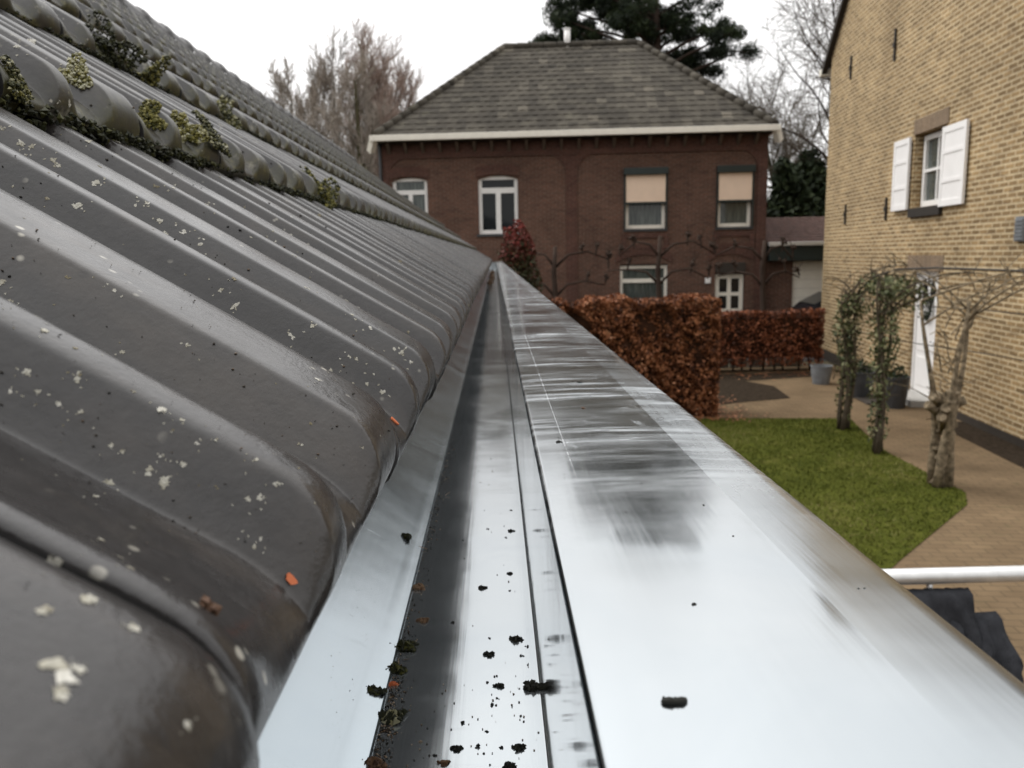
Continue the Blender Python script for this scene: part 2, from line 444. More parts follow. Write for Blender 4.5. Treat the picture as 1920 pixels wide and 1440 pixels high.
MAT['bark_dark'] = plain('bark_dark', (.048,.034,.027), .9, var=.3, scale=3)
MAT['twig_red'] = plain('twig_red', (.34,.262,.222), .9, var=.25, scale=.8)
MAT['twig_brown'] = plain('twig_brown', (.31,.27,.23), .9, var=.25, scale=.8)
MAT['twig_dark'] = plain('twig_dark', (.12,.10,.078), .9, var=.25, scale=.8)
MAT['vine_bark'] = plain('vine_bark', (.19,.15,.10), .9, var=.75, scale=16, bump=1.0)
MAT['moss'] = leafmat('moss', (.010,.011,.005), (.022,.024,.008), (.06,.06,.015), (.17,.15,.035), (.36,.35,.25))
MAT['lichen'] = leafmat('lichen', (.17,.145,.09), (.33,.31,.25), (.46,.445,.39), (.60,.58,.53))
MAT['crumb'] = leafmat('crumb', (.008,.008,.007), (.018,.018,.012), (.03,.03,.018))
MAT['brown_crumb'] = leafmat('brown_crumb', (.06,.03,.018), (.16,.09,.05), (.30,.20,.12))
MAT['orange_flake'] = leafmat('orange_flake', (.50,.13,.05), (.66,.20,.09))
MAT['grit'] = leafmat('grit', (.010,.010,.008), (.04,.03,.02), (.16,.10,.06), (.33,.26,.19))

# ------------------------------------------------------------------ ground
def sheet(name, pts, z, mat):
    m = MB(); m.face([(x, y, z) for x, y in pts]); o = m.build(name, mat); o['kind'] = 'structure'; return o
sheet('ground', [(-260,-200), (260,-200), (260,400), (-260,400)], 0, MAT['ground'])
sheet('street', [(-60,18.6), (60,18.6), (60,21.9), (-60,21.9)], .008, MAT['asphalt'])
sheet('path', [(-.12,-8), (9.6,-8), (7.9,17.9), (-.12,17.9)], .004, MAT['paving'])
LAWN = [(.5,12.15), (3.45,12.28), (5.45,12.05), (5.25,11.2), (5.0,10.0), (4.97,8.15), (4.75,7.75), (3.36,6.35), (2.0,4.9), (.5,4.4)]
sheet('lawn', LAWN, .012, MAT['lawn'])
sheet('soil_bed', [(3.8,16.8), (3.6,13.3), (4.1,13.55), (5.2,13.9), (5.35,15.2), (5.0,15.9), (6.6,16.3), (6.7,16.9)], .010, MAT['soil'])
sheet('soil_border', [(6.50,11.6), (7.02,11.65), (5.95,2.0), (5.35,2.0)], .010, MAT['soil'])
def inside(x, y, P):
    c = False; j = len(P)-1
    for i in range(len(P)):
        if (P[i][1] > y) != (P[j][1] > y) and x < (P[j][0]-P[i][0])*(y-P[i][1])/(P[j][1]-P[i][1]) + P[i][0]: c = not c
        j = i
    return c
rng = random.Random(3)
gm = MB(); k = 0
while k < 42000:
    x, y = rng.uniform(.5, 5.5), rng.uniform(4.4, 12.3)
    if not inside(x, y, LAWN): continue
    k += 1
    h = rng.uniform(.012, .035); a = rng.uniform(0, 6.28); w = .006
    dx, dy = cos(a)*w, sin(a)*w; lx, ly = rng.uniform(-.025,.025), rng.uniform(-.025,.025)
    t = min(1, max(0, .4 + .35*sin(x*2.1+1)*cos(y*1.7) + rng.gauss(0, .22)))
    gm.face([(x-dx,y-dy,.012), (x+dx,y+dy,.012), (x+lx,y+ly,.012+h)], t)
tag(gm.build('grass', MAT['grass_blades']), 'short green lawn grass beside the paved path', 'grass', kind='stuff')

# ------------------------------------------------------------------ the tiled roof beside the lens
K = .095                                     # height of the lens above the eave line
TA, TB = 2.87*K, 2.122*K                     # horizontal run and rise from one course to the next
LIPX, LIPZ = -.5*K, EYE.z - K
TH = math.atan2(TB, TA); GAUGE = sqrt(TA*TA + TB*TB)
Vd = Vector((-cos(TH), 0, sin(TH))); Nd = Vector((sin(TH), 0, cos(TH)))
TW, RH_, T0, TILT = .21, .018, .012, .034/GAUGE
Y0, Y1R = -1.555, 14.4
NC = 9
def sstep(t): t = max(0, min(1, t)); return t*t*(3-2*t)
def prof(u):
    H = RH_
    for (a, wa), (b, wb) in zip(PROFILE, PROFILE[1:]):
        if u <= b: return wa + (wb-wa)*(u-a)/(b-a)
    return H
PROFILE = [(0,-.022),(.0076,-.022),(.0082,.0060),(.0087,.0105),(.0094,.0117),(.0105,.0120),(.0145,.0117),(.018,.0105),(.030,.0042),(.038,.0016),(.047,.0003),(.0615,0),(.0625,.0004),(.0634,.0016),(.0722,.0176),(.0732,.0188),(.0746,.0194),(.080,.0199),(.087,.0197),(.091,.0188),(.095,.0162),(.106,.0022),(.110,.0004),(.114,0),
           (.1415,0),(.1425,.0004),(.1434,.0016),(.1552,.0180),(.1563,.0191),(.158,.0196),(.166,.0200),(.19,.0201),(.201,.0195),(.2068,.0176),(.2103,.0138)]
US_FINE = sorted({round(q,4) for a_, b_ in zip(PROFILE, PROFILE[1:]) for q in (a_[0], (a_[0]+b_[0])/2)} | {.21})
US_MID = [q for q, _ in PROFILE[:-1]] + [.21]
def tile_course(i, rng):
    lip = Vector((LIPX - i*TA, 0, LIPZ + i*TB))
    near = i < 2
    m = MB()
    nt = int((Y1R - Y0)/TW)
    vs = [0, .0008, .002, .004, .007, .011, .015, .020, .026, .034, .05, .09, .15, .24, GAUGE+.03]
    for j in range(nt):
        y0 = Y0 + j*TW
        dist = y0
        us = US_FINE if (near and dist < 3) else US_MID
        jl = rng.uniform(-.0012, .0012); js = rng.uniform(-.002, .002)
        def P(u, v, w): return (lip.x + Vd.x*(v+js) + Nd.x*w, y0 + u, lip.z + Vd.z*(v+js) + Nd.z*w)
        def hgt(u, v):
            L = .031
            sv = sqrt(max(0, 1 - (1 - min(1, v/L))**2))
            return (T0 + prof(u))*sv - TILT*v + jl*(min(1, v/.1))
        n = len(m.v)
        for v in vs:
            for u in us: m.v.append(P(u, v, hgt(u, v)))
        nu = len(us)
        for a in range(len(vs)-1):
            for b in range(nu-1):
                m.f.append((n+a*nu+b, n+(a+1)*nu+b, n+(a+1)*nu+b+1, n+a*nu+b+1))
                m.t.append(-1 if us[b+1] < .0088 else (max(0, 1 - vs[a]/.05) if vs[a] < .05 else 0)); m.s.append(True)  # negative tone marks the faces painted as joint shade
        # lap lip along the far edge
        n2 = len(m.v)
        for v in vs:
            m.v.append(P(TW, v, hgt(TW, v))); m.v.append(P(TW-.001, v, hgt(TW, v) - .014*min(1, v/.02)))
        for a in range(len(vs)-1):
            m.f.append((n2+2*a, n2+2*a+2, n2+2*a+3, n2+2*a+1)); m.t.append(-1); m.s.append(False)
        # front nib and underside strip
        m.face([P(0, 0, 0), P(TW, 0, 0), P(TW, .002, -.006), P(0, .002, -.006)], 1)
        m.face([P(0, .002, -.006), P(TW, .002, -.006), P(TW, .05, -.009), P(0, .05, -.009)], 1)
    return m
bld = tag(empty('garden_building', (0, 0, 0)), 'long low building under a dark ribbed tile roof beside the zinc gutter', 'building')
rng = random.Random(11)
wl_ = MB(); wl_.box((-4.75, Y0, 0), (-.16, Y1R-.12, 2.36)); 
ridge_x, ridge_z = LIPX - NC*TA, LIPZ + NC*TB
gx = [(-.16, 2.36), (ridge_x, ridge_z-.10), (-4.75, 2.36)]
wl_.prism(gx, lambda a, b, d: (a, d, b), Y1R-.35, Y1R-.12)
wl_.build('wall', MAT['render_wall'], bld)
dk = MB()
def roofpt(v, w): return (LIPX + Vd.x*v + Nd.x*w, LIPZ + Vd.z*v + Nd.z*w)
LEN = GAUGE*NC
dk.prism([roofpt(.03, -.012), roofpt(LEN, -.045), roofpt(LEN, -.075), roofpt(.03, -.04)], lambda a, b, d: (a, d, b), Y0, Y1R-.02)
bk = [(2*ridge_x - a, b) for a, b in (roofpt(-.0, .02), roofpt(LEN, .0), roofpt(LEN, -.04), roofpt(0, -.02))]
dk.prism(bk, lambda a, b, d: (a, d, b), Y0, Y1R-.02)
roof = dk.build('roof', MAT['dark_wood'], bld)
courses = []
for i in range(NC):
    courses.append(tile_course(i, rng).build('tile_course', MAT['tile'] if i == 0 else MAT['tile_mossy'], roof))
rm = MB()
j = 0; y = Y0
while y < Y1R - .1:
    pts = []
    for a in range(9):
        w = pi*(a/8); pts.append((cos(w)*.12, sin(w)*.105))
    for (ya, ra), (yb, rb) in (((y, 1.0), (y+.30, .95)), ((y+.30, .95), (y+.335, 1.10)), ((y+.335, 1.10), (y+.40, 1.08))):
        for a in range(8):
            q = [(ridge_x+pts[a][0]*ra, ya, ridge_z-.06+pts[a][1]*ra), (ridge_x+pts[a+1][0]*ra, ya, ridge_z-.06+pts[a+1][1]*ra),
                 (ridge_x+pts[a+1][0]*rb, yb, ridge_z-.06+pts[a+1][1]*rb), (ridge_x+pts[a][0]*rb, yb, ridge_z-.06+pts[a][1]*rb)]
            rm.face(q, .2, True)
    y += .40
rm.build('ridge', MAT['tile_mossy'], roof)
vg = MB(); vg.prism([roofpt(.0, -.012), roofpt(LEN, -.03), roofpt(LEN, -.2), roofpt(.0, -.16)], lambda a, b, d: (a, d, b), Y1R-.01, Y1R+.012)
vg.build('verge_board', MAT['dark_wood'], bld)

# ------------------------------------------------------------------ the zinc gutter
HG = .105; HF = .222
gz = EYE.z
gut = tag(empty('zinc_gutter', (0, 0, 0)), 'new shiny zinc box gutter along the eave of the dark tiled roof', 'gutter')
XS = .0195; XR = .1345; XL = -.0606
ys = [Y0, -.5, 0] + [0.1*k for k in range(1, 31)] + [3.5+.8*k for k in range(14)]
ys = [q for q in ys if q < Y1R] + [Y1R]
def strip(pl, mat, name, parent):
    m = MB(); k = len(pl)
    for yy in ys:
        for a, b in pl: m.v.append((a, yy, b))
    for i in range(len(ys)-1):
        for q in range(k-1):
            m.f.append((i*k+q, i*k+q+1, (i+1)*k+q+1, (i+1)*k+q)); m.t.append(.5); m.s.append(True)
    return recalc(m.build(name, mat, parent))
zf, zt = gz - HF, gz - HG
strip([(-.118, zf+.06), (-.118, zf+.012), (-.113, zf+.004), (-.105, zf)] + [(x_, zf) for x_ in (-.09, -.06, -.03, 0, .0178)] + [(XS, zf), (XS, zf+.0006)], MAT['zinc_floor'], 'gutter_floor', gut)
r = .0026
arc = [(XS + r - r*cos(t*pi/2/6), zt - r + r*sin(t*pi/2/6)) for t in range(7)]
strip([(XS, zf+.0006), (XS, zf+.02), (XS, zf+.06), (XS, zt-r-.012), (XS, zt-r)], MAT['zinc_wall'], 'inner_wall', gut)
R2 = .013
arc2 = [(XR - R2 + R2*sin(t*pi/2/8), zt - R2 + R2*cos(t*pi/2/8)) for t in range(9)]
cov = strip(arc + [(XS+.02, zt+.0006), (.06, zt+.0012), (.10, zt+.0010)] + arc2 + [(XR, zt-.06), (XR-.001, zt-.17), (XR-.02, zt-.178), (.0, zt-.178)], MAT['zinc_cover'], 'gutter_cover', gut)
# apron under the tiles with a folded drip edge
strip([(-.20, zf+.095), (-.150, zf+.054), (XL-.012, zf+.0062), (XL-.005, zf+.0033), (XL-.001, zf+.0022), (XL, zf+.0018), (XL+.0002, zf+.0002)], MAT['zinc_apron'], 'eave_apron', gut)
for yy, w_ in ((2.55, .022), (6.1, .05), (8.6, .05)):
    sm_ = MB()
    prev = None
    pl = arc[1:] + [(.06, zt+.0012), (.10, zt+.001)] + arc2 + [(XR, zt-.05)]
    for q in range(len(pl)-1):
        (a, b), (c, d) = pl[q], pl[q+1]
        sm_.face([(a, yy-w_/2, b+.0012), (a, yy+w_/2, b+.0012), (c, yy+w_/2, d+.0012), (c, yy-w_/2, d+.0012)], .5, True)
    sm_.build('solder_seam', MAT['solder'], cov)
ec = MB(); ec.box((-.118, Y1R-.002, zf-.01), (XR, Y1R+.002, zt-.004)); ec.build('end_cap', MAT['zinc_wall'], gut)
fb = MB(); fb.box((-.16, Y0, 2.05), (-.125, Y1R-.13, 2.42)); fb.build('fascia_board', MAT['dark_wood'], bld)

# ------------------------------------------------------------------ things lying on tiles and gutter
from mathutils.bvhtree import BVHTree
def tree_of(o):
    me = o.data
    return BVHTree.FromPolygons([v.co.copy() for v in me.vertices], [tuple(p.vertices) for p in me.polygons])
BT = [tree_of(c) for c in courses[:4]]
def on_tiles(px, py):
    d = ray(px, py).normalized(); best = None
    for t in BT:
        h = t.ray_cast(EYE, d)
        if h[0] is not None and (best is None or h[3] < best[2]): best = (h[0], h[1], h[3])
    if best is None: return None
    n = best[1]
    return best[0], (n if n.dot(d) < 0 else -n)
rng = random.Random(5)
def patch(m, p, n, size, tones, rng, cnt=None):
    """crusty lichen: a few jagged, slightly domed flat lobes with small lumps on them"""
    a = n.cross(Vector((.3,.9,.1))).normalized(); b = n.cross(a)
    lobes = cnt or rng.randint(3, 6)
    for l in range(lobes):
        rr = size*.34*sqrt(rng.random()) if lobes > 1 else 0; w = rng.uniform(0, 6.28)
        c = p + a*rr*cos(w) + b*rr*sin(w)
        R = size*rng.uniform(.14, .30); k = 14; ph = rng.uniform(0, 6.28); st = rng.uniform(.7, 1.25)
        ring = []
        for i in range(k):
            w = 2*pi*i/k; q = R*(1 + .28*sin(3*w+ph) + rng.uniform(-.28, .28))
            ring.append(c + a*q*cos(w)*st + b*q*sin(w)/st + n*.00012)
        t0 = rng.choice(tones) + rng.uniform(-.08, .08)
        top = [c + (q-c)*.62 + n*(size*.035 + rng.uniform(0, size*.02)) for q in ring]
        ctr = c + n*size*.03
        for i in range(k):
            j = (i+1) % k
            m.face([ring[i], ring[j], top[j], top[i]], max(0, t0-.12)); m.face([top[i], top[j], ctr], min(1, t0 + rng.uniform(-.1, .1)))
    for _ in range(lobes*2):
        rr = size*.42*sqrt(rng.random()); w = rng.uniform(0, 6.28)
        m.octa(p + a*rr*cos(w) + b*rr*sin(w) + n*size*.035, size*rng.uniform(.025, .07), rng, rng.choice(tones) + rng.uniform(-.15, .1), .6)
lm = MB()
spots = [(83,620,9),(48,700,8),(143,712,6),(18,735,5),(70,735,5),(110,760,5),(152,772,6),(305,770,9),(342,788,5),(210,838,6),(280,885,9),(310,905,11),(342,870,6),(480,862,5),(465,935,6),(488,932,7),(520,908,6),(415,545,7),(546,632,7),(585,610,6),(718,735,6),(687,720,4),(595,712,6),(655,670,4),(620,695,4),(575,540,6),(660,590,5),(695,615,5),(755,660,8),(770,680,6),(740,655,5),(145,384,9),(180,343,6),(440,575,9),(350,650,6),(230,660,5),(215,545,4),(100,300,6),(110,310,5),(300,415,6),(310,437,5),(345,435,5),(375,458,5),(180,345,6),(275,380,5),(325,352,5),(255,385,4),(390,385,6),(5,240,6),(30,180,6),(40,270,8),(60,275,6),(130,195,6),(165,265,6),(220,265,6),(500,443,4),(5,530,7),(20,565,5),(300,855,4),(370,830,4),(180,930,5),(205,905,6),(145,120,10),(130,140,8),(345,250,8),(380,235,9),(370,262,8),(395,270,8),(60,75,9),(32,88,6),
    (85,1145,9),(168,1125,10),(245,1175,9),(122,1255,18),(112,1300,8),(100,1052,9),(352,1360,6),(225,1045,5),(190,1012,5),(245,1065,5),(478,1025,4),(490,1010,4)]
for px, py, mm in spots:
    h = on_tiles(px, py)
    if h is None: continue
    sc = max(.35, h[0].y/.45)
    patch(lm, h[0], h[1], mm*.00054*min(2.2, max(.55, (h[0]-EYE).length/.45)), rng.choice(((.3,.45,.6),(.45,.6,.75),(.5,.7,.9))), rng)
    for _ in range(3):
        h2 = on_tiles(px + rng.gauss(0, 16), py + rng.gauss(0, 10))
        if h2: patch(lm, h2[0], h2[1], .0015*min(2, h2[0].y/.4), (.4,.7), rng, cnt=2)
for _ in range(190):
    px, py = rng.uniform(0, 880), rng.uniform(200, 1000)
    h = on_tiles(px, py)
    if h is None or h[1].z < .2: continue
    if rng.random() < .6: patch(lm, h[0], h[1], rng.choice((.0008,.0012,.0016,.0030))*min(3, (h[0]-EYE).length/.42), (0,.1,.3,.55), rng, cnt=2)
tag(lm.build('lichen', MAT['lichen']), 'pale crusty lichen flecks scattered over the dark roof tiles', 'lichen', kind='stuff')
dm = MB()
for _ in range(300):
    px, py = rng.uniform(0, 900), rng.uniform(180, 1100)
    h = on_tiles(px, py)
    if h is None: continue
    dm.octa(h[0] + h[1]*.0004, rng.choice((.0003,.0004,.0005,.0009))*min(2.2, (h[0]-EYE).length/.42), rng, rng.choice((0, .1, .25, .45)), .6)
tag(dm.build('roof_grit', MAT['grit']), 'dark brown grit strewn over the roof tiles', 'grit', kind='stuff')

def clump(name, p, n, rx, ry, rz, cnt, size, mat, tones, rng, tri=True):
    """lumpy tuft built round p"""
    m = MB(); a = n.cross(Vector((.2,.95,.1))).normalized(); b = n.cross(a)
    for _ in range(cnt):
        w = rng.uniform(0, 6.28); rr = sqrt(rng.random()); hh = rng.random()**1.2*(1-.6*rr)
        lump = 1 + .42*sin(3*w + cnt + p[0]*900) + .2*sin(5*w + p[1]*700)
        q = a*rx*rr*cos(w)*lump + b*ry*rr*sin(w)*lump + n*rz*hh
        if tri or rng.random() < .6: m.octa(q, size*rng.uniform(.4, 1.5), rng, rng.choice(tones)+rng.uniform(-.08,.08))
        else: m.leaf(q, size*2.4, rng, rng.choice(tones), .8, .35)
    return m.build(name, mat, None, p)
moss = [(30,160,.016,.016,.020,(.2,.4,.6,.9),'moss tuft with pale lichen in the upper left corner, under the second tile row'),
        (135,140,.010,.014,.010,(.6,.8,.95,1),'pale grey lichen crust hanging on the tile front left of the mossy gap'),
        (205,95,.020,.018,.026,(.1,.2,.35),'dark round moss cushion in the row above, nearest to the camera'),
        (280,150,.016,.016,.014,(.3,.5,.7),'olive moss tuft under the third tile row, right of the dark cushion'),
        (275,220,.010,.012,.008,(.4,.65,.75),'small yellow moss tuft with a pale ring on the second row of tiles'),
        (345,250,.012,.014,.012,(.6,.7,.95),'yellow and white moss lump on the front of the second tile row'),
        (395,255,.018,.014,.018,(.1,.25,.5,.9),'spiky dark moss tuft with pale tips on the second tile row'),
        (420,215,.016,.012,.012,(.3,.6,.9),'small mossy lump in the joint of the third tile row'),
        (600,365,.02,.014,.012,(.2,.5,.7),'far yellowish moss patch along the front of the second tile row')]
for px, py, rx, ry, rz, tn, lab in moss:
    h = on_tiles(px, py)
    if h is None: continue
    s_ = max(.55, min(2.2, (h[0]-EYE).length/.75))
    tag(clump('moss_clump', h[0], h[1], rx*s_*1.1, ry*s_*1.15, rz*s_*.38, 560, .0015*s_, MAT['moss'], tn, rng), lab, 'moss', 'moss and lichen clumps on the tile fronts')
# continuous moss fringe under the second and third rows
fm = MB()
for ci in (1, 2):
    lip = Vector((LIPX - ci*TA, 0, LIPZ + ci*TB))
    y = .15
    while y < 9:
        den = .5 + .5*sin(y*9.1 + ci) + rng.uniform(-.4, .4)
        cnt = int(max(3, 24*den))
        for _ in range(cnt):
            q = lip + Vector((0, y + rng.uniform(-.012, .012), 0)) + Vd*rng.uniform(-.005, .002) + Nd*rng.uniform(-.013, .006)
            fm.octa(q, rng.uniform(.0012, .0034), rng, min(.8, abs(rng.gauss(.16, .18))))
        y += .010 + .004*y
tag(fm.build('moss_fringe', MAT['moss']), 'dark moss fringe growing under the front edges of the upper tile rows', 'moss', kind='stuff')

for px, py, s_, lab in ((738, 790, .0050, 'orange flake near the rounded front of a tile at the gutter, upper one'), (545, 1087, .0032, 'small orange leaf scrap on the nearest full tile, lower left of the other flake')):
    h = on_tiles(px, py)
    if not h: continue
    m = MB(); a = h[1].cross(Vector((0,1,0))).normalized(); b = h[1].cross(a)
    out = [(cos(w)*(1+.25*sin(3*w+s_*900)), sin(w)*(.75+.2*cos(2*w))) for w in [k*2*pi/12 for k in range(12)]]
    m.prism(out, lambda x, y_, d: a*x*s_*.5 + b*y_*s_*.5 + h[1]*d, .0002, .0009, rng.random())
    tag(recalc(m.build('orange_flake', MAT['orange_flake'], None, h[0])), lab, 'flake', 'orange flakes on the tiles')
h = on_tiles(383, 1137)
tag(clump('seed_husk', h[0], h[1], .0017, .0014, .0016, 22, .0009, MAT['brown_crumb'], (.0,.1,.2), rng), 'round dark brown seed husk on the nearest tile', 'seed')

UP = Vector((0, 0, 1))
def crumb(name, p, size, mat, tones, lab, cat, group=None, cnt=16, n=UP, asp=.7):
    return tag(clump(name, p, n, size*.5, size*.5*asp, size*.36, cnt*4 if size > .003 else 4, size*(.15 if size > .003 else .34), mat, tones, rng), lab, cat, group)
DG = 'dark moss crumbs lying on the gutter floor'
floor_crumbs = [(1000,1290,.0088,'largest black moss crumb on the gutter floor, touching the inner wall'),
    (967,1200,.0062,'winged black crumb on the bright gutter floor above the largest crumb'),
    (937,1287,.0045,'round black crumb on the gutter floor left of the largest crumb'),
    (917,1228,.0052,'star shaped black crumb on the gutter floor, lower left of the winged crumb'),
    (904,1103,.0046,'upright black crumb on the left edge of the bright floor reflection'),
    (956,1076,.0036,'small notched black crumb on the gutter floor, near the inner wall'),
    (958,996,.0040,'farthest dark crumb on the bright gutter floor'),
    (856,1405,.0045,'thin dark crumb low on the gutter floor, at the edge of the dark reflection'),
    (973,1403,.0050,'grey spiky crumb at the bottom of the gutter floor'),
    (955,1437,.0045,'dark crumb cut off by the bottom edge of the photo')]
for px, py, s_, lab in floor_crumbs:
    crumb('moss_crumb', on_z(px, py, zf), s_, MAT['crumb'], (.1,.3,.6), lab, 'crumb', DG, 26)
for px, py in ((870,1357),(912,1372),(940,1403),(815,1417),(926,1322),(912,1280),(957,1108),(980,1230),(990,1246),(850,1168),(987,1213),(948,1008),(958,957),(1001,1277),(933,1310),(895,1400),(915,992),(918,1197)):
    crumb('moss_crumb', on_z(px, py, zf), rng.uniform(.0016, .0026), MAT['crumb'], (.1,.3), 'tiny dark crumb on the bright gutter floor', 'crumb', DG, 7)
ap_n = Vector((.42, 0, .9)).normalized()
def on_apron(px, py):
    d = ray(px, py); p0 = Vector((XL-.012, 0, zf+.0062)); nn = Vector((.0478, 0, .0774)).normalized()
    t = (p0-EYE).dot(nn)/d.dot(nn); return EYE + d*t
crumb('moss_crumb', on_apron(761,1008), .0085, MAT['moss'], (.05,.2,.35), 'dark green moss crumb on the zinc apron beside the tiles, upper one', 'crumb', 'moss crumbs on the zinc apron', 50)
crumb('moss_crumb', on_apron(700,1299), .0088, MAT['moss'], (.05,.2,.4), 'dark green moss crumb on the edge of the zinc apron, lower one', 'crumb', 'moss crumbs on the zinc apron', 60)
for px, py, s_, mt, tn, lab in ((760,1216,.0110,'moss',(.1,.25,.45),'loose moss lump against the apron edge in the gutter'),
        (742,1258,.0100,'moss',(.1,.3,.5),'second moss lump against the apron edge, just below the loose lump'),
        (793,1165,.0058,'brown_crumb',(.3,.6,.9),'light brown crumb on the dark strip of the gutter floor'),
        (736,1284,.0042,'orange_flake',(.2,.6),'small red brick chip below the moss lumps'),
        (733,1348,.0105,'moss',(.05,.15,.9),'dark dirt lump with pale specks near the bottom of the apron edge'),
        (700,1436,.0090,'brown_crumb',(.05,.2,.4),'reddish brown crumb at the bottom edge beside the apron'),
        (833,1432,.0040,'brown_crumb',(.2,.6),'small rusty chip at the bottom of the gutter floor'),
        (785,1103,.0075,'brown_crumb',(.5,.8,1),'sandy brown crumb heap along the apron edge')):
    crumb('gutter_debris', on_z(px, py, zf), s_, MAT[mt], tn, lab, 'debris', 'debris along the apron edge', 46)
gr = MB()
for _ in range(14):      # tiny twigs and needles washed against the apron edge
    yy = rng.uniform(.26, .8); x = XL + rng.uniform(.002, .010); w = rng.uniform(0, 3.14); l = rng.uniform(.003, .008)
    gr.tube([(x, yy, zf+.0008), (x+cos(w)*l, yy+sin(w)*l, zf+rng.uniform(.0008,.003))], [.0004,.0002], 4, rng.uniform(.2,.9))
for _ in range(900):
    yy = rng.uniform(.24, .40)**1.0 if rng.random() < .6 else rng.uniform(.25, 1.0)
    x = XL + .001 + abs(rng.gauss(0, .0045)) if rng.random() < .8 else rng.uniform(XL, XS-.002)
    gr.octa((x, yy, zf + .0003), rng.uniform(.0002, .0008)*(1.5 if rng.random() < .15 else 1), rng, rng.choice((0,.1,.3,.6,.9)), .7)
for _ in range(420):
    px, py = rng.uniform(620, 860), rng.uniform(830, 1440)
    p = on_apron(px, py)
    if p.x < XL-.012 and p.y < 1: gr.octa(p, rng.uniform(.00012, .00045), rng, .1, .6)
for _ in range(26):
    yy = rng.uniform(.18, .9); gr.octa((rng.uniform(.03, .125), yy, zt+.0012), rng.uniform(.0002, .0005), rng, .1, .6)
tag(gr.build('gutter_grit', MAT['grit']), 'fine dark grit and sand in the zinc gutter', 'grit', kind='stuff')
CG = 'crumbs on the flat zinc cover'
def on_cover(px, py, sink=.0):
    p = on_z(px, py, zt+.001)
    for (a, za), (b, zb) in zip(((XS+r, 0), (XS+.02, .0006), (.06, .0012), (.10, .0010), (XR-R2, 0)), ((XS+.02, .0006), (.06, .0012), (.10, .0010), (XR-R2, 0), (XR, -.013))):
        if a <= p.x <= b: return on_z(px, py, zt + za + (zb-za)*(p.x-a)/(b-a) - sink)
    return p
pt_ = on_cover(1264, 1322, .0006); m = MB()
m.tube([(-.0030,.0003,.0007), (-.0026,.0002,.0009), (-.0012,0,.0011), (.0004,-.0002,.0010), (.0018,-.0001,.0011), (.0027,.0003,.0009), (.0031,.0004,.0007)], [.0003,.0008,.0010,.00085,.0010,.0008,.0003], 9, .2)
for _ in range(9): m.octa((rng.uniform(-.0026,.0026), rng.uniform(-.0006,.0006), rng.uniform(.0010,.0018)), rng.uniform(.0003,.0006), rng, .2)
tag(m.build('dirt_crumb', MAT['crumb'], None, pt_), 'elongated black crumb on the white near part of the gutter cover', 'crumb', CG)
for px, py, s_, lab in ((1048,830,.0032,'black crumb on the scribed line of the gutter cover'),
        (1087,718,.0036,'dark crumb on the pale streak of the gutter cover'),
        (1093,766,.0026,'tiny brown ring shaped crumb on the smeared gutter cover')):
    crumb('dirt_crumb', on_cover(px, py, .0002), s_, MAT['crumb' if py != 766 else 'brown_crumb'], (.1,.3), lab, 'crumb', CG, 14, asp=.42 if s_ > .005 else .8)
for px, py in ((1235,960),(1303,1134),(1610,1105),(1622,1104),(1320,948),(1075,716),(1118,730),(1066,762)):
    crumb('dirt_crumb', on_cover(px, py, .0002), .0013, MAT['crumb'], (.1,), 'tiny black speck on the flat gutter cover', 'crumb', CG, 5, asp=.5)
vm = MB()
p0 = on_z(905, 600, zf); 
for _ in range(60):
    vm.octa((rng.uniform(-.055,-.02), rng.uniform(5.5, 9.5), zf + rng.uniform(0, .05)), rng.uniform(.006, .02), rng, rng.choice((.3,.5,.7)))
tag(vm.build('dead_leaf_heap', MAT['brown_crumb']), 'heap of brown dead leaves at the far end of the gutter', 'leaves', kind='stuff')

# ------------------------------------------------------------------ building helpers
def wall_holes(m, x0, x1, z0, z1, holes, y=0.0, depth=.16):
    """facade in the plane y, seen from -y; holes are (x0,x1,z0,z1) with reveals going back"""
    xs = sorted({x0, x1} | {h[0] for h in holes} | {h[1] for h in holes})
    zs = sorted({z0, z1} | {h[2] for h in holes} | {h[3] for h in holes})
    xs = [q for q in xs if x0 <= q <= x1]; zs = [q for q in zs if z0 <= q <= z1]
    for a, b in zip(xs, xs[1:]):
        for c, d in zip(zs, zs[1:]):
            mx, mz = (a+b)/2, (c+d)/2
            if any(h[0] < mx < h[1] and h[2] < mz < h[3] for h in holes): continue
            m.face([(a, y, c), (b, y, c), (b, y, d), (a, y, d)])
    for a, b, c, d in holes:
        e = y + depth
        m.face([(a, y, c), (a, y, d), (a, e, d), (a, e, c)]); m.face([(b, y, c), (b, e, c), (b, e, d), (b, y, d)])
        m.face([(a, y, d), (b, y, d), (b, e, d), (a, e, d)])
        if c > .05: m.face([(a, y, c), (a, e, c), (b, e, c), (b, y, c)])
        m.face([(a-.02, e+.004, c-.02), (b+.02, e+.004, c-.02), (b+.02, e+.004, d+.02), (a-.02, e+.004, d+.02)])
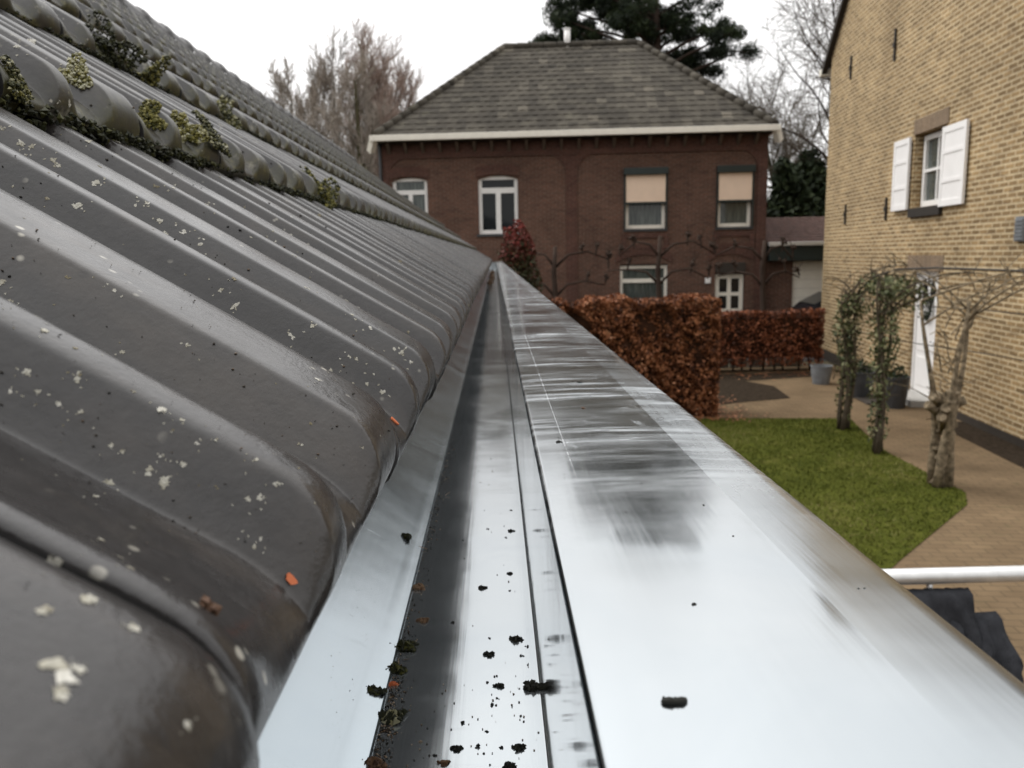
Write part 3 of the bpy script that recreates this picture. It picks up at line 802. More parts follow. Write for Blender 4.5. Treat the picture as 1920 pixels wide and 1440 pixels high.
def window(par, x0, x1, z0, z1, y, frame=.07, mull=(), trans=(), mat='white_paint', glass='glass', bar=.035, sill=None, thick=.07, low_mull=False):
    f = MB()
    f.box((x0, y, z0), (x0+frame, y+thick, z1), bev=.006); f.box((x1-frame, y, z0), (x1, y+thick, z1), bev=.006)
    f.box((x0+frame, y+.003, z0), (x1-frame, y+thick, z0+frame*1.1), bev=.006); f.box((x0+frame, y+.003, z1-frame), (x1-frame, y+thick, z1), bev=.006)
    for q, w in mull: f.box((q-w/2, y+.006, z0+frame*1.1), (q+w/2, y+thick-.004, (trans[0][0]-trans[0][1]/2) if low_mull else z1-frame))
    for q, w in trans: f.box((x0+frame, y+.009, q-w/2), (x1-frame, y+thick-.007, q+w/2))
    o = f.build('window', MAT[mat], par)
    g = MB(); g.face([(x0+frame*.5, y+thick*.75, z0+frame*.5), (x1-frame*.5, y+thick*.75, z0+frame*.5), (x1-frame*.5, y+thick*.75, z1-frame*.5), (x0+frame*.5, y+thick*.75, z1-frame*.5)])
    g.build('pane', MAT[glass], o)
    if sill:
        s = MB(); s.box((x0-.06, sill[0], z0-.07), (x1+.06, y+.02, z0-.002), bev=.008); s.build('sill', MAT[sill[1]], o)
    return o
def poly_roof(par, quads, mat, row=.333, name='roof', lift=.022):
    """each face of the roof laid as overlapping tile courses with a rolled cross section"""
    m = MB()
    for q in quads:
        b0, b1, t1, t0 = [Vector(p) for p in q]
        n = (b1-b0).cross(t0-b0).normalized()
        if n.z < 0: n = -n
        L = ((t0+t1)/2 - (b0+b1)/2).length; rows = max(1, round(L/row))
        for i in range(rows):
            f0, f1 = i/rows, min(1, (i+1.12)/rows)
            a0, a1 = b0.lerp(t0, f0), b1.lerp(t1, f0); c0, c1 = b0.lerp(t0, f1), b1.lerp(t1, f1)
            wdt = (a1-a0).length; cols = max(1, int(wdt/.14))
            e = [.0, .014]
            pa, pc = [], []
            for k in range(cols+1):
                u = k/cols; r_ = e[k % 2]
                pa.append(a0.lerp(a1, u) + n*(lift+r_)); pc.append(c0.lerp(c1, u) + n*(.002+r_*.8))
            for k in range(cols):
                m.face([pa[k], pa[k+1], pc[k+1], pc[k]]); m.face([pa[k]-n*lift*1.3, pa[k+1]-n*lift*1.3, pa[k+1], pa[k]])
    return m.build(name, mat, par)
def arch_top(m, x0, x1, zs, zt_, y0, y1):
    """brick infill between a flat opening head and a segmental arch"""
    n = 10; cx = (x0+x1)/2
    for sgn in (-1, 1):
        pl = [(cx, zt_)]
        for k in range(n//2+1):
            u = k/(n/2); x = cx + sgn*u*(x1-x0)/2
            pl.append((x, zt_ - (zt_-zs)*u*u - .001))
        pl.append((x1 if sgn > 0 else x0, zt_))
        m.prism(pl, lambda a, b, d: (a, d, b), y0, y1)

# ------------------------------------------------------------------ red brick house
RZ = math.atan2(22.2-23.0, 7.45+3.2)
rh = tag(empty('brick_house', (-3.2, 23.0, 0), RZ), 'dark red brick house with a grey hipped tile roof and cream eaves', 'house')
RW, RD, RE = 10.68, 9.0, 5.72
holes = [(.38,1.36,3.30,4.80), (2.78,3.88,3.21,4.80), (6.85,7.94,3.27,4.80), (9.36,10.27,3.27,4.80), (6.70,8.02,.75,2.30), (9.33,10.14,.02,2.30)]
m = MB()
wall_holes(m, 0, RW, 0, RE, holes)
m.face([(0,0,0),(0,0,RE),(0,RD,RE),(0,RD,0)]); m.face([(RW,0,0),(RW,RD,0),(RW,RD,RE),(RW,0,RE)]); m.face([(0,RD,0),(0,RD,RE),(RW,RD,RE),(RW,RD,0)])
for x0, x1, z0, z1 in holes[:2]: arch_top(m, x0, x1, z1-.10, z1+.001, .02, .14)
m.build('wall', MAT['red_brick'], rh)
# raised brick bands framing sunken panels, pilaster, arches
m = MB()
def band(x0, x1, z0, z1, d=.035): m.box((x0, -d, z0), (x1, -.001, z1))
band(.02, RW-.02, 5.30, 5.66, .05)
band(.02, .30, .3, 5.30); band(RW-.27, RW-.02, .3, 5.30)
band(5.22, 5.52, .3, 5.30)
for cx_, sg in ((.30, 1), (5.22, -1), (5.52, 1), (RW-.27, -1)):
    pl = [(cx_, 5.30)] + [(cx_ + sg*.5*(1-sin(k*pi/2/6)), 5.30 - .5*(1-cos(k*pi/2/6))) for k in range(7)]
    m.prism(pl, lambda a, b, d: (a, d, b), -.035, -.001)
def arch_band(xc, hw, zs, rise, wd, d=.03):
    n = 10
    for k in range(n):
        u0, u1 = -1+2*k/n, -1+2*(k+1)/n
        q = [(xc+u0*hw, zs+rise*(1-u0*u0)), (xc+u1*hw, zs+rise*(1-u1*u1)), (xc+u1*hw, zs+rise*(1-u1*u1)+wd), (xc+u0*hw, zs+rise*(1-u0*u0)+wd)]
        m.prism(q, lambda a, b, d_: (a, d_, b), -d, -.001)
arch_band(.87, .56, 4.76, .07, .26); arch_band(3.33, .62, 4.76, .07, .26)
arch_band(7.36, .78, 2.34, .22, .24); arch_band(9.74, .60, 2.36, .18, .24)
for x0, x1 in ((6.75, 8.04), (9.26, 10.37)):
    band(x0, x0+.12, 2.72, 3.14); band(x1-.12, x1, 2.72, 3.14); band(x0+.12, x1-.12, 3.02, 3.14); band(x0+.12, x1-.12, 2.72, 2.82)
m.build('brick_band', MAT['red_brick_dark'], rh)
OV = .42
el, er, eb, ef = .03, RW+.06, RD+.4, -OV
rl, rr, ry_ = 3.32, 7.62, 4.5
RZT = 9.22; RZB = 5.86
P_fl, P_fr, P_br, P_bl = (el, ef, RZB), (er, ef, RZB), (er, eb, RZB), (el, eb, RZB)
Q_l, Q_r = (rl, ry_, RZT), (rr, ry_, RZT)
rf = poly_roof(rh, [(P_fl, P_fr, Q_r, Q_l), (P_br, P_bl, Q_l, Q_r), (P_bl, P_fl, Q_l, Q_l), (P_fr, P_br, Q_r, Q_r)], MAT['house_tile'])
m = MB()
for a, b in ((P_fl, Q_l), (P_fr, Q_r), (P_bl, Q_l), (P_br, Q_r), (Q_l, Q_r)):
    a, b = Vector(a)+Vector((0,0,.03)), Vector(b)+Vector((0,0,.03)); L = (b-a).length; nn = int(L/.4)
    for k in range(nn):
        m.tube([a.lerp(b, k/nn), a.lerp(b, (k+1.1)/nn)], [.125, .105], 7)
m.build('ridge', MAT['house_tile'], rf)
m = MB(); m.tube([(5.35, 4.5, RZT-.1), (5.35, 4.5, RZT+.50)], .10, 10); m.tube([(5.35,4.5,RZT+.50),(5.35,4.5,RZT+.54)], .115, 10)
m.build('flue_pipe', MAT['white_paint'], rf)
m = MB()
for a, b in (((el-.02, ef-.12, 5.725), (er+.02, ef+.03, 5.885)), ((el-.12, ef-.12, 5.725), (el+.03, eb, 5.883)), ((er-.03, ef-.12, 5.725), (er+.12, eb, 5.883))):
    m.box(a, b, bev=.02)
for sg, xx in ((-1, el-.02), (1, er+.02)):
    m.tube([(xx, ef-.02, 5.79), (xx+sg*.14, ef+.22, 5.50)], .12, 4)
m.build('roof_gutter', MAT['cream_paint'], rh)
m = MB(); m.face([(el,ef,5.71),(er,ef,5.71),(er,-.001,5.71),(el,-.001,5.71)]); m.face([(RW,0,5.71),(er,0,5.71),(er,eb,5.71),(RW,eb,5.71)])
m.build('soffit', MAT['dark_wood'], rh)
for k in range(22):
    m = MB(); x = .35 + k*.475
    m.prism([(-OV+.06, 5.69), (-.055, 5.69), (-.055, 5.44), (-.16, 5.52)], lambda a, b, d: (d, a, b), x-.04, x+.04); m.build('eave_bracket', MAT['bracket_wood'], rh)
window(rh, .38, 1.36, 3.30, 4.79, .09, .09, mull=((.87,.11),), trans=((4.40,.12),), low_mull=True, sill=(-.05,'dark_grey'), glass='glass_curtain')
window(rh, 2.78, 3.88, 3.21, 4.79, .09, .10, mull=((3.33,.14),), trans=((4.40,.15),), low_mull=True, sill=(-.05,'dark_grey'))
for x0, x1 in ((6.85, 7.94), (9.36, 10.27)):
    window(rh, x0, x1, 3.27, 4.70, .10, .09, mat='cream_paint', glass='glass_curtain', sill=(-.04,'dark_grey'))
    b = MB(); b.box((x0-.06, -.16, 4.71), (x1+.06, -.002, 4.90), bev=.02); bo = b.build('blind_box', MAT['dark_green'], rh)
    b = MB(); b.box((x0+.01, -.06, 3.99), (x1-.01, -.045, 4.72)); b.build('roller_blind', MAT['blind_fabric'], bo)
    b = MB(); b.box((x0+.0, -.075, 3.93), (x1, -.03, 3.99), bev=.006); b.box((x0-.045, -.08, 3.27), (x0-.005, -.002, 4.71)); b.box((x1+.005, -.08, 3.27), (x1+.045, -.002, 4.71)); b.build('guide_rail', MAT['dark_green'], bo)
window(rh, 6.70, 8.02, .75, 2.26, .09, .085, trans=((1.84,.11),), mat='cream_paint', glass='glass_curtain', sill=(-.05,'dark_grey'))
d = MB(); X0, X1 = 9.35, 10.12
d.box((X0, .08, .03), (X0+.11, .13, 1.98)); d.box((X1-.11, .08, .03), (X1, .13, 1.98)); d.box((9.68, .083, .03), (9.79, .127, 1.98))
for z0, z1 in ((.03,.55), (.92,1.02), (1.38,1.48), (1.86,1.98)): d.box((X0+.11, .086, z0), (X1-.11, .124, z1))
do = d.build('front_door', MAT['cream_paint'], rh)
g = MB(); g.face([(X0+.02,.112,.5),(X1-.02,.112,.5),(X1-.02,.112,1.95),(X0+.02,.112,1.95)]); g.build('pane', MAT['glass'], do)
g = MB(); g.tube([(X0+.06,.06,1.0),(X0+.06,.03,1.0),(X0+.16,.03,1.0)], .012, 6); g.build('handle', MAT['chrome'], do)
g = MB(); g.box((9.33, -.10, 2.02), (10.14, .12, 2.30), bev=.01); g.build('door_canopy', MAT['dark_wood'], rh)
g = MB(); g.box((9.05, -.055, 1.74), (9.20, -.036, 1.90), bev=.01); g.build('wall_plaque', MAT['shutter_white'], rh)
g = MB(); g.tube([(.09,-.06,5.70),(.09,-.09,5.55),(.09,-.09,.1)], .045, 8); g.build('downpipe', MAT['dark_grey'], rh)

# garage beside it
ga = tag(empty('garage', (-3.2+RW*cos(RZ)+.0, 23.0+RW*sin(RZ), 0), RZ), 'low garage with a rusty tile roof and white door beside the red brick house', 'garage')
m = MB(); wall_holes(m, .02, 4.6, 0, 2.42, [(.84, 3.3, 0, 2.30)], y=.25)
m.face([(4.6,.25,0),(4.6,7,0),(4.6,7,2.42),(4.6,.25,2.42)]); m.face([(.02,7,0),(.02,7,2.42),(4.6,7,2.42),(4.6,7,0)])
m.build('wall', MAT['red_brick'], ga)
m = MB()
for k in range(9): m.box((.84, .33, .02+k*.253), (3.3, .36, .268+k*.253), bev=.006)
m.build('garage_door', MAT['cream_paint'], ga)
m = MB(); m.box((.1, -.10, 2.32), (4.8, .24, 2.72), bev=.02); m.build('awning_box', MAT['dark_green'], ga)
m = MB(); m.box((.05, -.20, 2.725), (4.9, -.06, 2.83), bev=.02); m.build('roof_gutter', MAT['aluminium'], ga)
poly_roof(ga, [((.05,-.10,2.80), (4.9,-.10,2.80), (4.9,3.4,3.62), (.5,3.4,3.62)), ((4.9,7.2,2.8), (.05,7.2,2.8), (.5,3.4,3.62), (4.9,3.4,3.62)), ((.05,7.2,2.8),(.05,-.10,2.8),(.5,3.4,3.62),(.5,3.4,3.62))], MAT['red_roof'])

# ------------------------------------------------------------------ yellow brick house with the gable wall
VY = Vector((-0.11672, -0.99316, 0))
YO = Vector((7.5, 15.9, 0)) + VY*(-3.47)
yr = math.atan2(VY.y, VY.x)
yh = tag(empty('gable_house', tuple(YO), yr), 'tall yellow brick gable house with white shutters on the right', 'house')
OFF = 3.47
WID = 9.8; EZ = 7.10; RX, NEZ = 3.2, 5.6; RIDGE = EZ + RX*.865
def sx(s): return s + OFF
wx0, wx1, wz0, wz1 = sx(1.77), sx(3.02), 3.28, 4.52
dx0, dx1, dz1 = sx(2.03), sx(3.06), 2.22
m = MB()
wall_holes(m, 0, WID, 0, NEZ, [(wx0, wx1, wz0, wz1), (dx0, dx1, 0.0, dz1)], depth=.20)
m.face([(0,0,NEZ), (WID,0,NEZ), (RX,0,RIDGE), (0,0,EZ)])
m.face([(0,0,0),(0,0,EZ),(0,9,EZ),(0,9,0)]); m.face([(WID,0,0),(WID,9,0),(WID,9,NEZ),(WID,0,NEZ)]); m.face([(0,9,0),(0,9,EZ),(RX,9,RIDGE),(WID,9,NEZ),(WID,9,0)])
m.build('wall', MAT['yellow_brick'], yh)
rfq = [((-.35,-.10,EZ-.28), (-.35,9.1,EZ-.28), (RX,9.1,RIDGE+.03), (RX,-.10,RIDGE+.03)), ((WID+.35,9.1,NEZ-.20), (WID+.35,-.10,NEZ-.20), (RX,-.10,RIDGE+.03), (RX,9.1,RIDGE+.03))]
rfo = poly_roof(yh, rfq, MAT['house_tile'])
m = MB()
for xb, ez in ((-.35, EZ-.27), (WID+.35, NEZ-.19)):
    m.prism([(xb, ez-.15), (RX, RIDGE-.12), (RX, RIDGE+.04), (xb, ez)], lambda a, b, d: (a, d, b), -.12, -.004)
m.build('verge_board', MAT['dark_wood'], yh)
m = MB(); m.box((-.50, -.14, EZ-.44), (-.33, 9, EZ-.28), bev=.02); m.build('roof_gutter', MAT['cream_paint'], yh)
win = window(yh, wx0+.05, wx1-.02, wz0+.02, wz1-.03, .13, .085, mull=(((wx0+wx1)/2+.015,.045),), trans=(((wz0+wz1)/2,.045),), glass='glass_curtain')
m = MB(); m.box((wx0-.02, -.06, wz0-.16), (wx1+.02, .14, wz0-.002), bev=.012); m.build('sill', MAT['black_iron'], win)
m = MB(); m.box((wx0-.06, -.012, wz1+.003), (wx1+.06, .1, wz1+.25)); m.build('lintel', MAT['soldier_brick'], yh)
m = MB(); m.box((dx0-.26, -.012, dz1+.003), (dx1+.16, .1, dz1+.26)); m.build('lintel', MAT['soldier_brick'], yh)
def shutter(x0, x1, z0, z1):
    m = MB(); m.box((x0, -.062, z0), (x1, -.030, z1), bev=.006)
    fw = .085
    for a, b in (((x0, -.074, z0), (x0+fw, -.060, z1)), ((x1-fw, -.074, z0), (x1, -.060, z1)), ((x0+fw, -.073, z0), (x1-fw, -.060, z0+.10)), ((x0+fw, -.073, z1-.10), (x1-fw, -.060, z1)), ((x0+fw, -.073, z1-.42), (x1-fw, -.060, z1-.36)), ((x0+fw, -.073, z0+.36), (x1-fw, -.060, z0+.42))):
        m.box(a, b, bev=.004)
    o = m.build('shutter', MAT['shutter_white'], yh)
    for z in (z0+.12, z1-.12):
        for xh in (x0+.02, x1-.06):
            h = MB(); h.box((xh, -.030, z-.015), (xh+.04, -.004, z+.015)); h.build('hinge', MAT['black_iron'], o)
shutter(sx(.99), sx(1.70), 3.27, 4.50)
shutter(sx(3.03), sx(3.86), 3.24, 4.46)
d = MB(); d.box((dx0, .09, .10), (dx1, .14, dz1), bev=.004)
for z0, z1 in ((.25, .75), (.85, 1.55)):
    d.box((dx0+.14, .080, z0), (dx1-.14, .092, z1), bev=.005)
d.box((dx0, .06, .10), (dx0+.07, .10, dz1)); d.box((dx1-.07, .06, .10), (dx1, .10, dz1)); d.box((dx0+.07, .062, dz1-.07), (dx1-.07, .10, dz1))
dd = d.build('white_door', MAT['shutter_white'], yh)
for xa in (.22, .54):
    g = MB(); cx_ = dx0+xa+.10
    g.prism([(cx_+.10*cos(w), 1.88+.19*sin(w)) for w in [k*pi/8 for k in range(16)]], lambda a, b, q: (a, q, b), .084, .096); g.build('pane', MAT['glass'], dd)
rw = random.Random(77)
wr = tag(empty('door_wreath', tuple(YO + VY*(dx0+.55) + Vector((-.993, .1167, 0))*-.05 + Vector((0,0,1.60))), yr), 'dark leafy wreath hanging on the white door of the yellow house', 'wreath')
g = MB()
for k in range(420):
    w = rw.uniform(0, 6.28); R_ = .17 + rw.gauss(0, .03)
    g.leaf((R_*cos(w), -.03+rw.gauss(0,.02), R_*sin(w)), rw.uniform(.03,.06), rw, rw.random()*.6)
g.build('leaves', MAT['evergreen'], wr)
g = MB(); g.tube([(.17*cos(w), -.012, .17*sin(w)) for w in [k*pi/10 for k in range(21)]], .012, 6); g.tube([(0,-.012,.17),(0,-.012,.36)], .004, 4); g.build('ring', MAT['bark_dark'], wr)
g = MB(); g.tube([(dx1-.14,.09,1.05),(dx1-.14,.04,1.05),(dx1-.26,.04,1.05)], .012, 6); g.build('handle', MAT['chrome'], dd)
g = MB(); g.box((dx0-.06, -.34, .0), (dx1+.06, .20, .11), bev=.01); g.build('door_step', MAT['pale_concrete'], yh)
for (s, z0, z1) in ((-1.95, 6.2, 6.68), (.60, 6.0, 6.56), (-1.87, 3.14, 3.57), (.59, 3.13, 3.55)):
    g = MB(); g.box((sx(s)-.028, -.035, z0), (sx(s)+.028, -.003, z1), bev=.006); g.box((sx(s)-.05, -.05, (z0+z1)/2-.04), (sx(s)+.05, -.036, (z0+z1)/2+.04), bev=.006); g.build('wall_anchor', MAT['black_iron'], yh)
g = MB(); g.box((sx(5.40), -.05, 2.66), (sx(5.62), -.002, 2.98), bev=.01)
for k in range(6): g.box((sx(5.415), -.062, 2.68+k*.048), (sx(5.605), -.048, 2.705+k*.048))
g.build('wall_vent', MAT['tub_grey'], yh)
m = MB(); m.box((0, -.012, 0), (dx0-.30, -.002, .24)); m.box((dx1+.30, -.012, 0), (WID, -.002, .12)); m.build('plinth', MAT['dark_wood'], yh)
dm_ = MB(); q0 = YO + VY*sx(2.45); nrm = Vector((-VY.y, VY.x, 0)); nrm = nrm if nrm.x < 0 else -nrm
dmat = empty('door_mat', (q0.x, q0.y, .004), yr)
tag(dmat, 'brown door mat on the paving in front of the white door', 'door mat')
dm_.box((-.45, -.95, 0), (.45, -.38, .022), bev=.006); dm_.build('mat_body', MAT['dark_wood'], dmat)
for k in range(2):
    b_ = MB(); b_.box((-.45+k*.87, -.951, .0221), (-.42+k*.87, -.379, .027)); b_.build('mat_edge', MAT['rubber'], dmat)

# ------------------------------------------------------------------ hedges
def hedge(name, x0, x1, y0, y1, z0, z1, mat, n, size, seed, label, rz=0.0):
    rng = random.Random(seed)
    root = tag(empty(name, ((x0+x1)/2, (y0+y1)/2, 0), rz), label, 'hedge', 'clipped beech hedges')
    hx, hy = (x1-x0)/2, (y1-y0)/2
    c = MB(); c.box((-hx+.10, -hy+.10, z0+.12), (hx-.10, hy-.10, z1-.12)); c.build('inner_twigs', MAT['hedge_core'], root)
    m = MB()
    areas = [2*hx*(z1-z0), 2*hy*(z1-z0)*2, 2*hx*2*hy]
    for _ in range(n):
        r = rng.random()*sum(areas); dpt = abs(rng.gauss(0, .055))
        x, y, z = rng.uniform(-hx, hx), rng.uniform(-hy, hy), rng.uniform(z0, z1)
        if r < areas[0]: y = -hy + dpt
        elif r < areas[0]+areas[1]: x = hx - dpt if rng.random() < .7 else -hx + dpt
        else: z = z1 - dpt
        b = .05*(sin(x*5.1+seed)*cos(z*6.3) + sin(y*7+z*3.1)) + .03*sin(x*13+z*11)
        z += .016*sin(x*4.3+seed) + .014*sin(x*11.7) if z > z1*.7 else 0
        clump_t = .5 + .30*sin(x*11+2.1*sin(z*9)+seed)*cos(z*13+1.7*sin(x*7))
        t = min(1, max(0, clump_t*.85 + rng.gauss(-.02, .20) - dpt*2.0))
        if rng.random() < .55*(1-clump_t) : continue
        m.leaf((x+b*.4, y+b, z+b*.7), size*rng.uniform(.6, 1.3), rng, t, 0, .7)
    m.build('leaves', mat, root)
    s = MB()
    for _ in range(int(hx*70)):
        q = Vector((rng.uniform(-hx, hx), rng.uniform(-hy, -hy+.2) if rng.random() < .5 else rng.uniform(-hy, hy), z1-.12))
        e_ = q + Vector((rng.gauss(0,.06), rng.gauss(-.02,.04), rng.uniform(.1,.26)))
        s.tube([q, e_], [.005,.002], 3)
    k = -hx + .15
    while k < hx:
        s.tube([(k, rng.uniform(-.1,.1), 0), (k+rng.uniform(-.05,.05), 0, .3), (k+rng.uniform(-.1,.1), 0, z1*.8)], [.022,.018,.008], 5); k += rng.uniform(.18, .34)
    s.build('stems', MAT['bark_dark'], root)
    return root
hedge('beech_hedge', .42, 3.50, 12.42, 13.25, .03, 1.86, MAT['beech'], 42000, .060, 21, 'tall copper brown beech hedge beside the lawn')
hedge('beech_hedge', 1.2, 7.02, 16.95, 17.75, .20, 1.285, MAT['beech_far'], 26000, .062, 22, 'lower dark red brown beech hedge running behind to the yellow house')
rng = random.Random(31); flv = MB()
for _ in range(900):
    if rng.random() < .5: x, y = rng.uniform(.6, 3.9), 12.42 - abs(rng.gauss(0, .22))
    elif rng.random() < .5: x, y = 3.5 + abs(rng.gauss(0, .35)), rng.uniform(12.3, 14.2)
    else: x, y = rng.uniform(3.6, 6.9), 16.9 - abs(rng.gauss(0, .45))
    a_ = rng.uniform(0, 6.28); sz = rng.uniform(.02, .04); ca, sa = cos(a_)*sz, sin(a_)*sz
    z = .016 + rng.uniform(0, .02)
    flv.face([(x-ca, y-sa, z), (x+sa*.6, y-ca*.6, z+.006), (x+ca, y+sa, z+.004), (x-sa*.6, y+ca*.6, z)], rng.random())
tag(flv.build('fallen_leaves', MAT['beech']), 'fallen copper leaves on the ground around the beech hedges', 'leaves', kind='stuff')
kb = MB()
for k in range(8): kb.box((3.6+k*.42, 17.86, 0), (3.98+k*.42, 17.93, .30), bev=.01)
tag(kb.build('edging_wall', MAT['pale_concrete']), 'low pale concrete edging under the lower hedge', 'edging')

# ------------------------------------------------------------------ trees and shrubs
def branch(mb, tw, p, d, L, r, lvl, rng, P):
    n = P['seg'][lvl]; pts = [p.copy()]; rad = [r]; q = p.copy(); d = d.normalized()
    tip = P['tip'][lvl]
    for i in range(n):
        d = (d + Vector((rng.gauss(0,1), rng.gauss(0,1), rng.gauss(0,1)))*P['wob'][lvl] + Vector((0,0,P['up'][lvl]))).normalized()
        q = q + d*(L/n); pts.append(q.copy()); rad.append(r*(1-(1-tip)*(i+1)/n))
    (mb if lvl <= P['limb'] else tw).tube(pts, rad, 6 if lvl == 0 else (4 if lvl == 1 else 3), rng.random(), cap=False)
    if lvl+1 >= len(P['seg']): return
    k = P['kids'][lvl]
    for j in range(k):
        f = P['from'][lvl] + (1-P['from'][lvl])*(j + rng.random())/k
        i = min(n-1, int(f*n)); fr = f*n - i
        b = pts[i].lerp(pts[i+1], fr); bd = (pts[i+1]-pts[i]).normalized()
        side = bd.cross(Vector((rng.gauss(0,1), rng.gauss(0,1), rng.gauss(0,1)))).normalized()
        a = radians(rng.uniform(*P['ang'][lvl]))
        ln = L*P['len'][lvl]*(1 - P['tap'][lvl]*f)*rng.uniform(.7, 1.2)
        branch(mb, tw, b, bd*cos(a)+side*sin(a), ln, max(P['min'], rad[i]*P['rr'][lvl]), lvl+1, rng, P)
def bare_tree(name, loc, h, P, seed, label, twig, bark, group=None, lean=(0,0)):
    rng = random.Random(seed); root = tag(empty(name, loc), label, 'tree', group)
    a, b = MB(), MB()
    branch(a, b, Vector((0,0,0)), Vector((lean[0], lean[1], 1)), h, P['r0'], 0, rng, P)
    a.build('trunk', MAT[bark], root); b.build('crown', MAT[twig], root); return root
POP = dict(seg=(9,5,4,2), tip=(.12,.25,.4,.6), wob=(.05,.12,.16,.12), up=(.05,.16,.16,.12), limb=1, kids=(50,15,11), ang=((24,56),(22,48),(15,40)), len=(.36,.44,.5), tap=(.55,.4,.3), rr=(.26,.40,.6), min=.009, r0=.25, **{'from':(.15,.2,.15)})
SPR = dict(seg=(6,7,5,3), tip=(.35,.2,.4,.6), wob=(.07,.16,.2,.2), up=(.04,.06,.05,.04), limb=1, kids=(22,13,8), ang=((30,65),(28,60),(25,55)), len=(.55,.46,.45), tap=(.35,.4,.3), rr=(.4,.42,.6), min=.009, r0=.22, **{'from':(.33,.18,.15)})
def top_h(px, py, y): return on_y(px, py, y).z
for i, (px, pt, yy, lab, tw) in enumerate([(612, 112, 38, 'leafless tree with a broad grey crown, leftmost of the tall row behind the tiled roof', 'twig_brown'),
        (645, 100, 41, 'slender leafless tree, second from the left in the row behind the tiled roof', 'twig_brown'),
        (673, 100, 37, 'leafless tree with an olive trunk in the middle of the row', 'twig_brown'),
        (696, 68, 40, 'tallest leafless tree with a reddish top behind the tiled roof', 'twig_red'),
        (742, 88, 38, 'reddish leafless tree standing next to the brick house roof', 'twig_red'),
        (721, 105, 43, 'thin reddish leafless tree between the tallest tree and the brick house roof', 'twig_red'),
        (578, 132, 41, 'grey leafless tree with fine twigs, left of the broad crowned one', 'twig_brown'),
        (782, 150, 42, 'low reddish leafless tree just above the left hip of the brick house', 'twig_red')]):
    p = on_y(px, 470, yy)
    bare_tree('leafless_tree', (p.x, yy, 0), top_h(px, pt, yy)*.90, POP, 40+i, lab, tw, 'bark_green', 'leafless trees behind the tiled roof')
for i, (px, pt, yy, lab) in enumerate([(545, 150, 34, 'small spreading leafless tree rising behind the tiled roof slope'), (510, 165, 36, 'thin pale leafless tree at the far left of the tree row')]):
    p = on_y(px, 470, yy)
    bare_tree('leafless_tree', (p.x, yy, 0), top_h(px, pt, yy)*.74, dict(SPR, r0=.13), 60+i, lab, 'twig_brown', 'bark_green', 'leafless trees behind the tiled roof')
def shrub(name, loc, clouds, mat, size, n, seed, label, cat='shrub', tonefn=None, stem=True, group=None, part='leaves'):
    rng = random.Random(seed); root = tag(empty(name, loc), label, cat, group); m = MB()
    for (cx, cy, cz, rx, ry, rz_, w) in clouds:
        for _ in range(int(n*w)):
            v = Vector((rng.gauss(0,1), rng.gauss(0,1), rng.gauss(0,1))).normalized()*(rng.random()**.33)
            f = 1 + .14*sin(v.x*7+v.z*5+seed)
            z = cz+v.z*rz_*f
            if z < .03: continue
            t = tonefn(z, rng) if tonefn else min(1, max(0, .5 + .3*sin(v.x*9+v.y*7+cz)*cos(v.z*8) + rng.gauss(0,.18)))
            m.leaf((cx+v.x*rx*f, cy+v.y*ry*f, z), size*rng.uniform(.6,1.3), rng, t)
    m.build(part, mat, root)
    if stem:
        s = MB()
        for (cx, cy, cz, rx, ry, rz_, w) in clouds:
            for _ in range(3):
                s.tube([(cx*.3+rng.uniform(-.06,.06), cy*.3, 0), (cx*.7, cy*.7+rng.uniform(-.1,.1), cz*.6), (cx+rng.uniform(-.3,.3)*rx, cy, cz+rz_*.3)], [.035,.025,.01], 5)
        s.build('stem', MAT['bark_dark'], root)
    return root
p = on_y(597, 470, 30)
shrub('overgrown_shrub', (p.x, 30, 0), [(0,0,4.6,1.1,1.0,2.3,1), (.9,.3,3.6,1.0,.9,2.2,1), (-.5,0,3,1.0,.9,2,.8)], MAT['olive_shrub'], .14, 3600, 71, 'olive green overgrown shrub under the leafless trees')
p = on_y(697, 470, 27)
shrub('overgrown_shrub', (p.x-.2, 27, 0), [(0,0,3.2,.8,.8,2.2,1), (-.5,.2,3.9,.6,.6,1.2,.6)], MAT['olive_shrub'], .13, 3000, 72, 'mossy green shrub at the left corner of the brick house')
# right hand trees
p = on_y(1492, 470, 36)
bare_tree('leafless_tree', (p.x, 36, 0), top_h(1492, 120, 36)*.78, dict(SPR, kids=(34,17,11)), 81, 'dense olive brown leafless tree between the two houses', 'twig_dark', 'bark_green')
p = on_y(1548, 470, 30)
bare_tree('leafless_tree', (p.x+.6, 30, 0), 10.6, dict(SPR, r0=.2, kids=(22,13,8)), 82, 'tall open leafless tree reaching past the edge of the yellow house', 'twig_dark', 'bark_dark')
p = on_y(1500, 470, 29)
shrub('conifer', (p.x+.25, 30, 0), [(0,0,3.6,1.25,1.2,2.45,1.3), (.9,0,3.2,1.0,1.0,2.2,1), (-.6,.2,2.4,.9,.9,2.0,.8)], MAT['evergreen'], .26, 8200, 83, 'dark green rounded conifer behind the garage', 'conifer', stem=True)
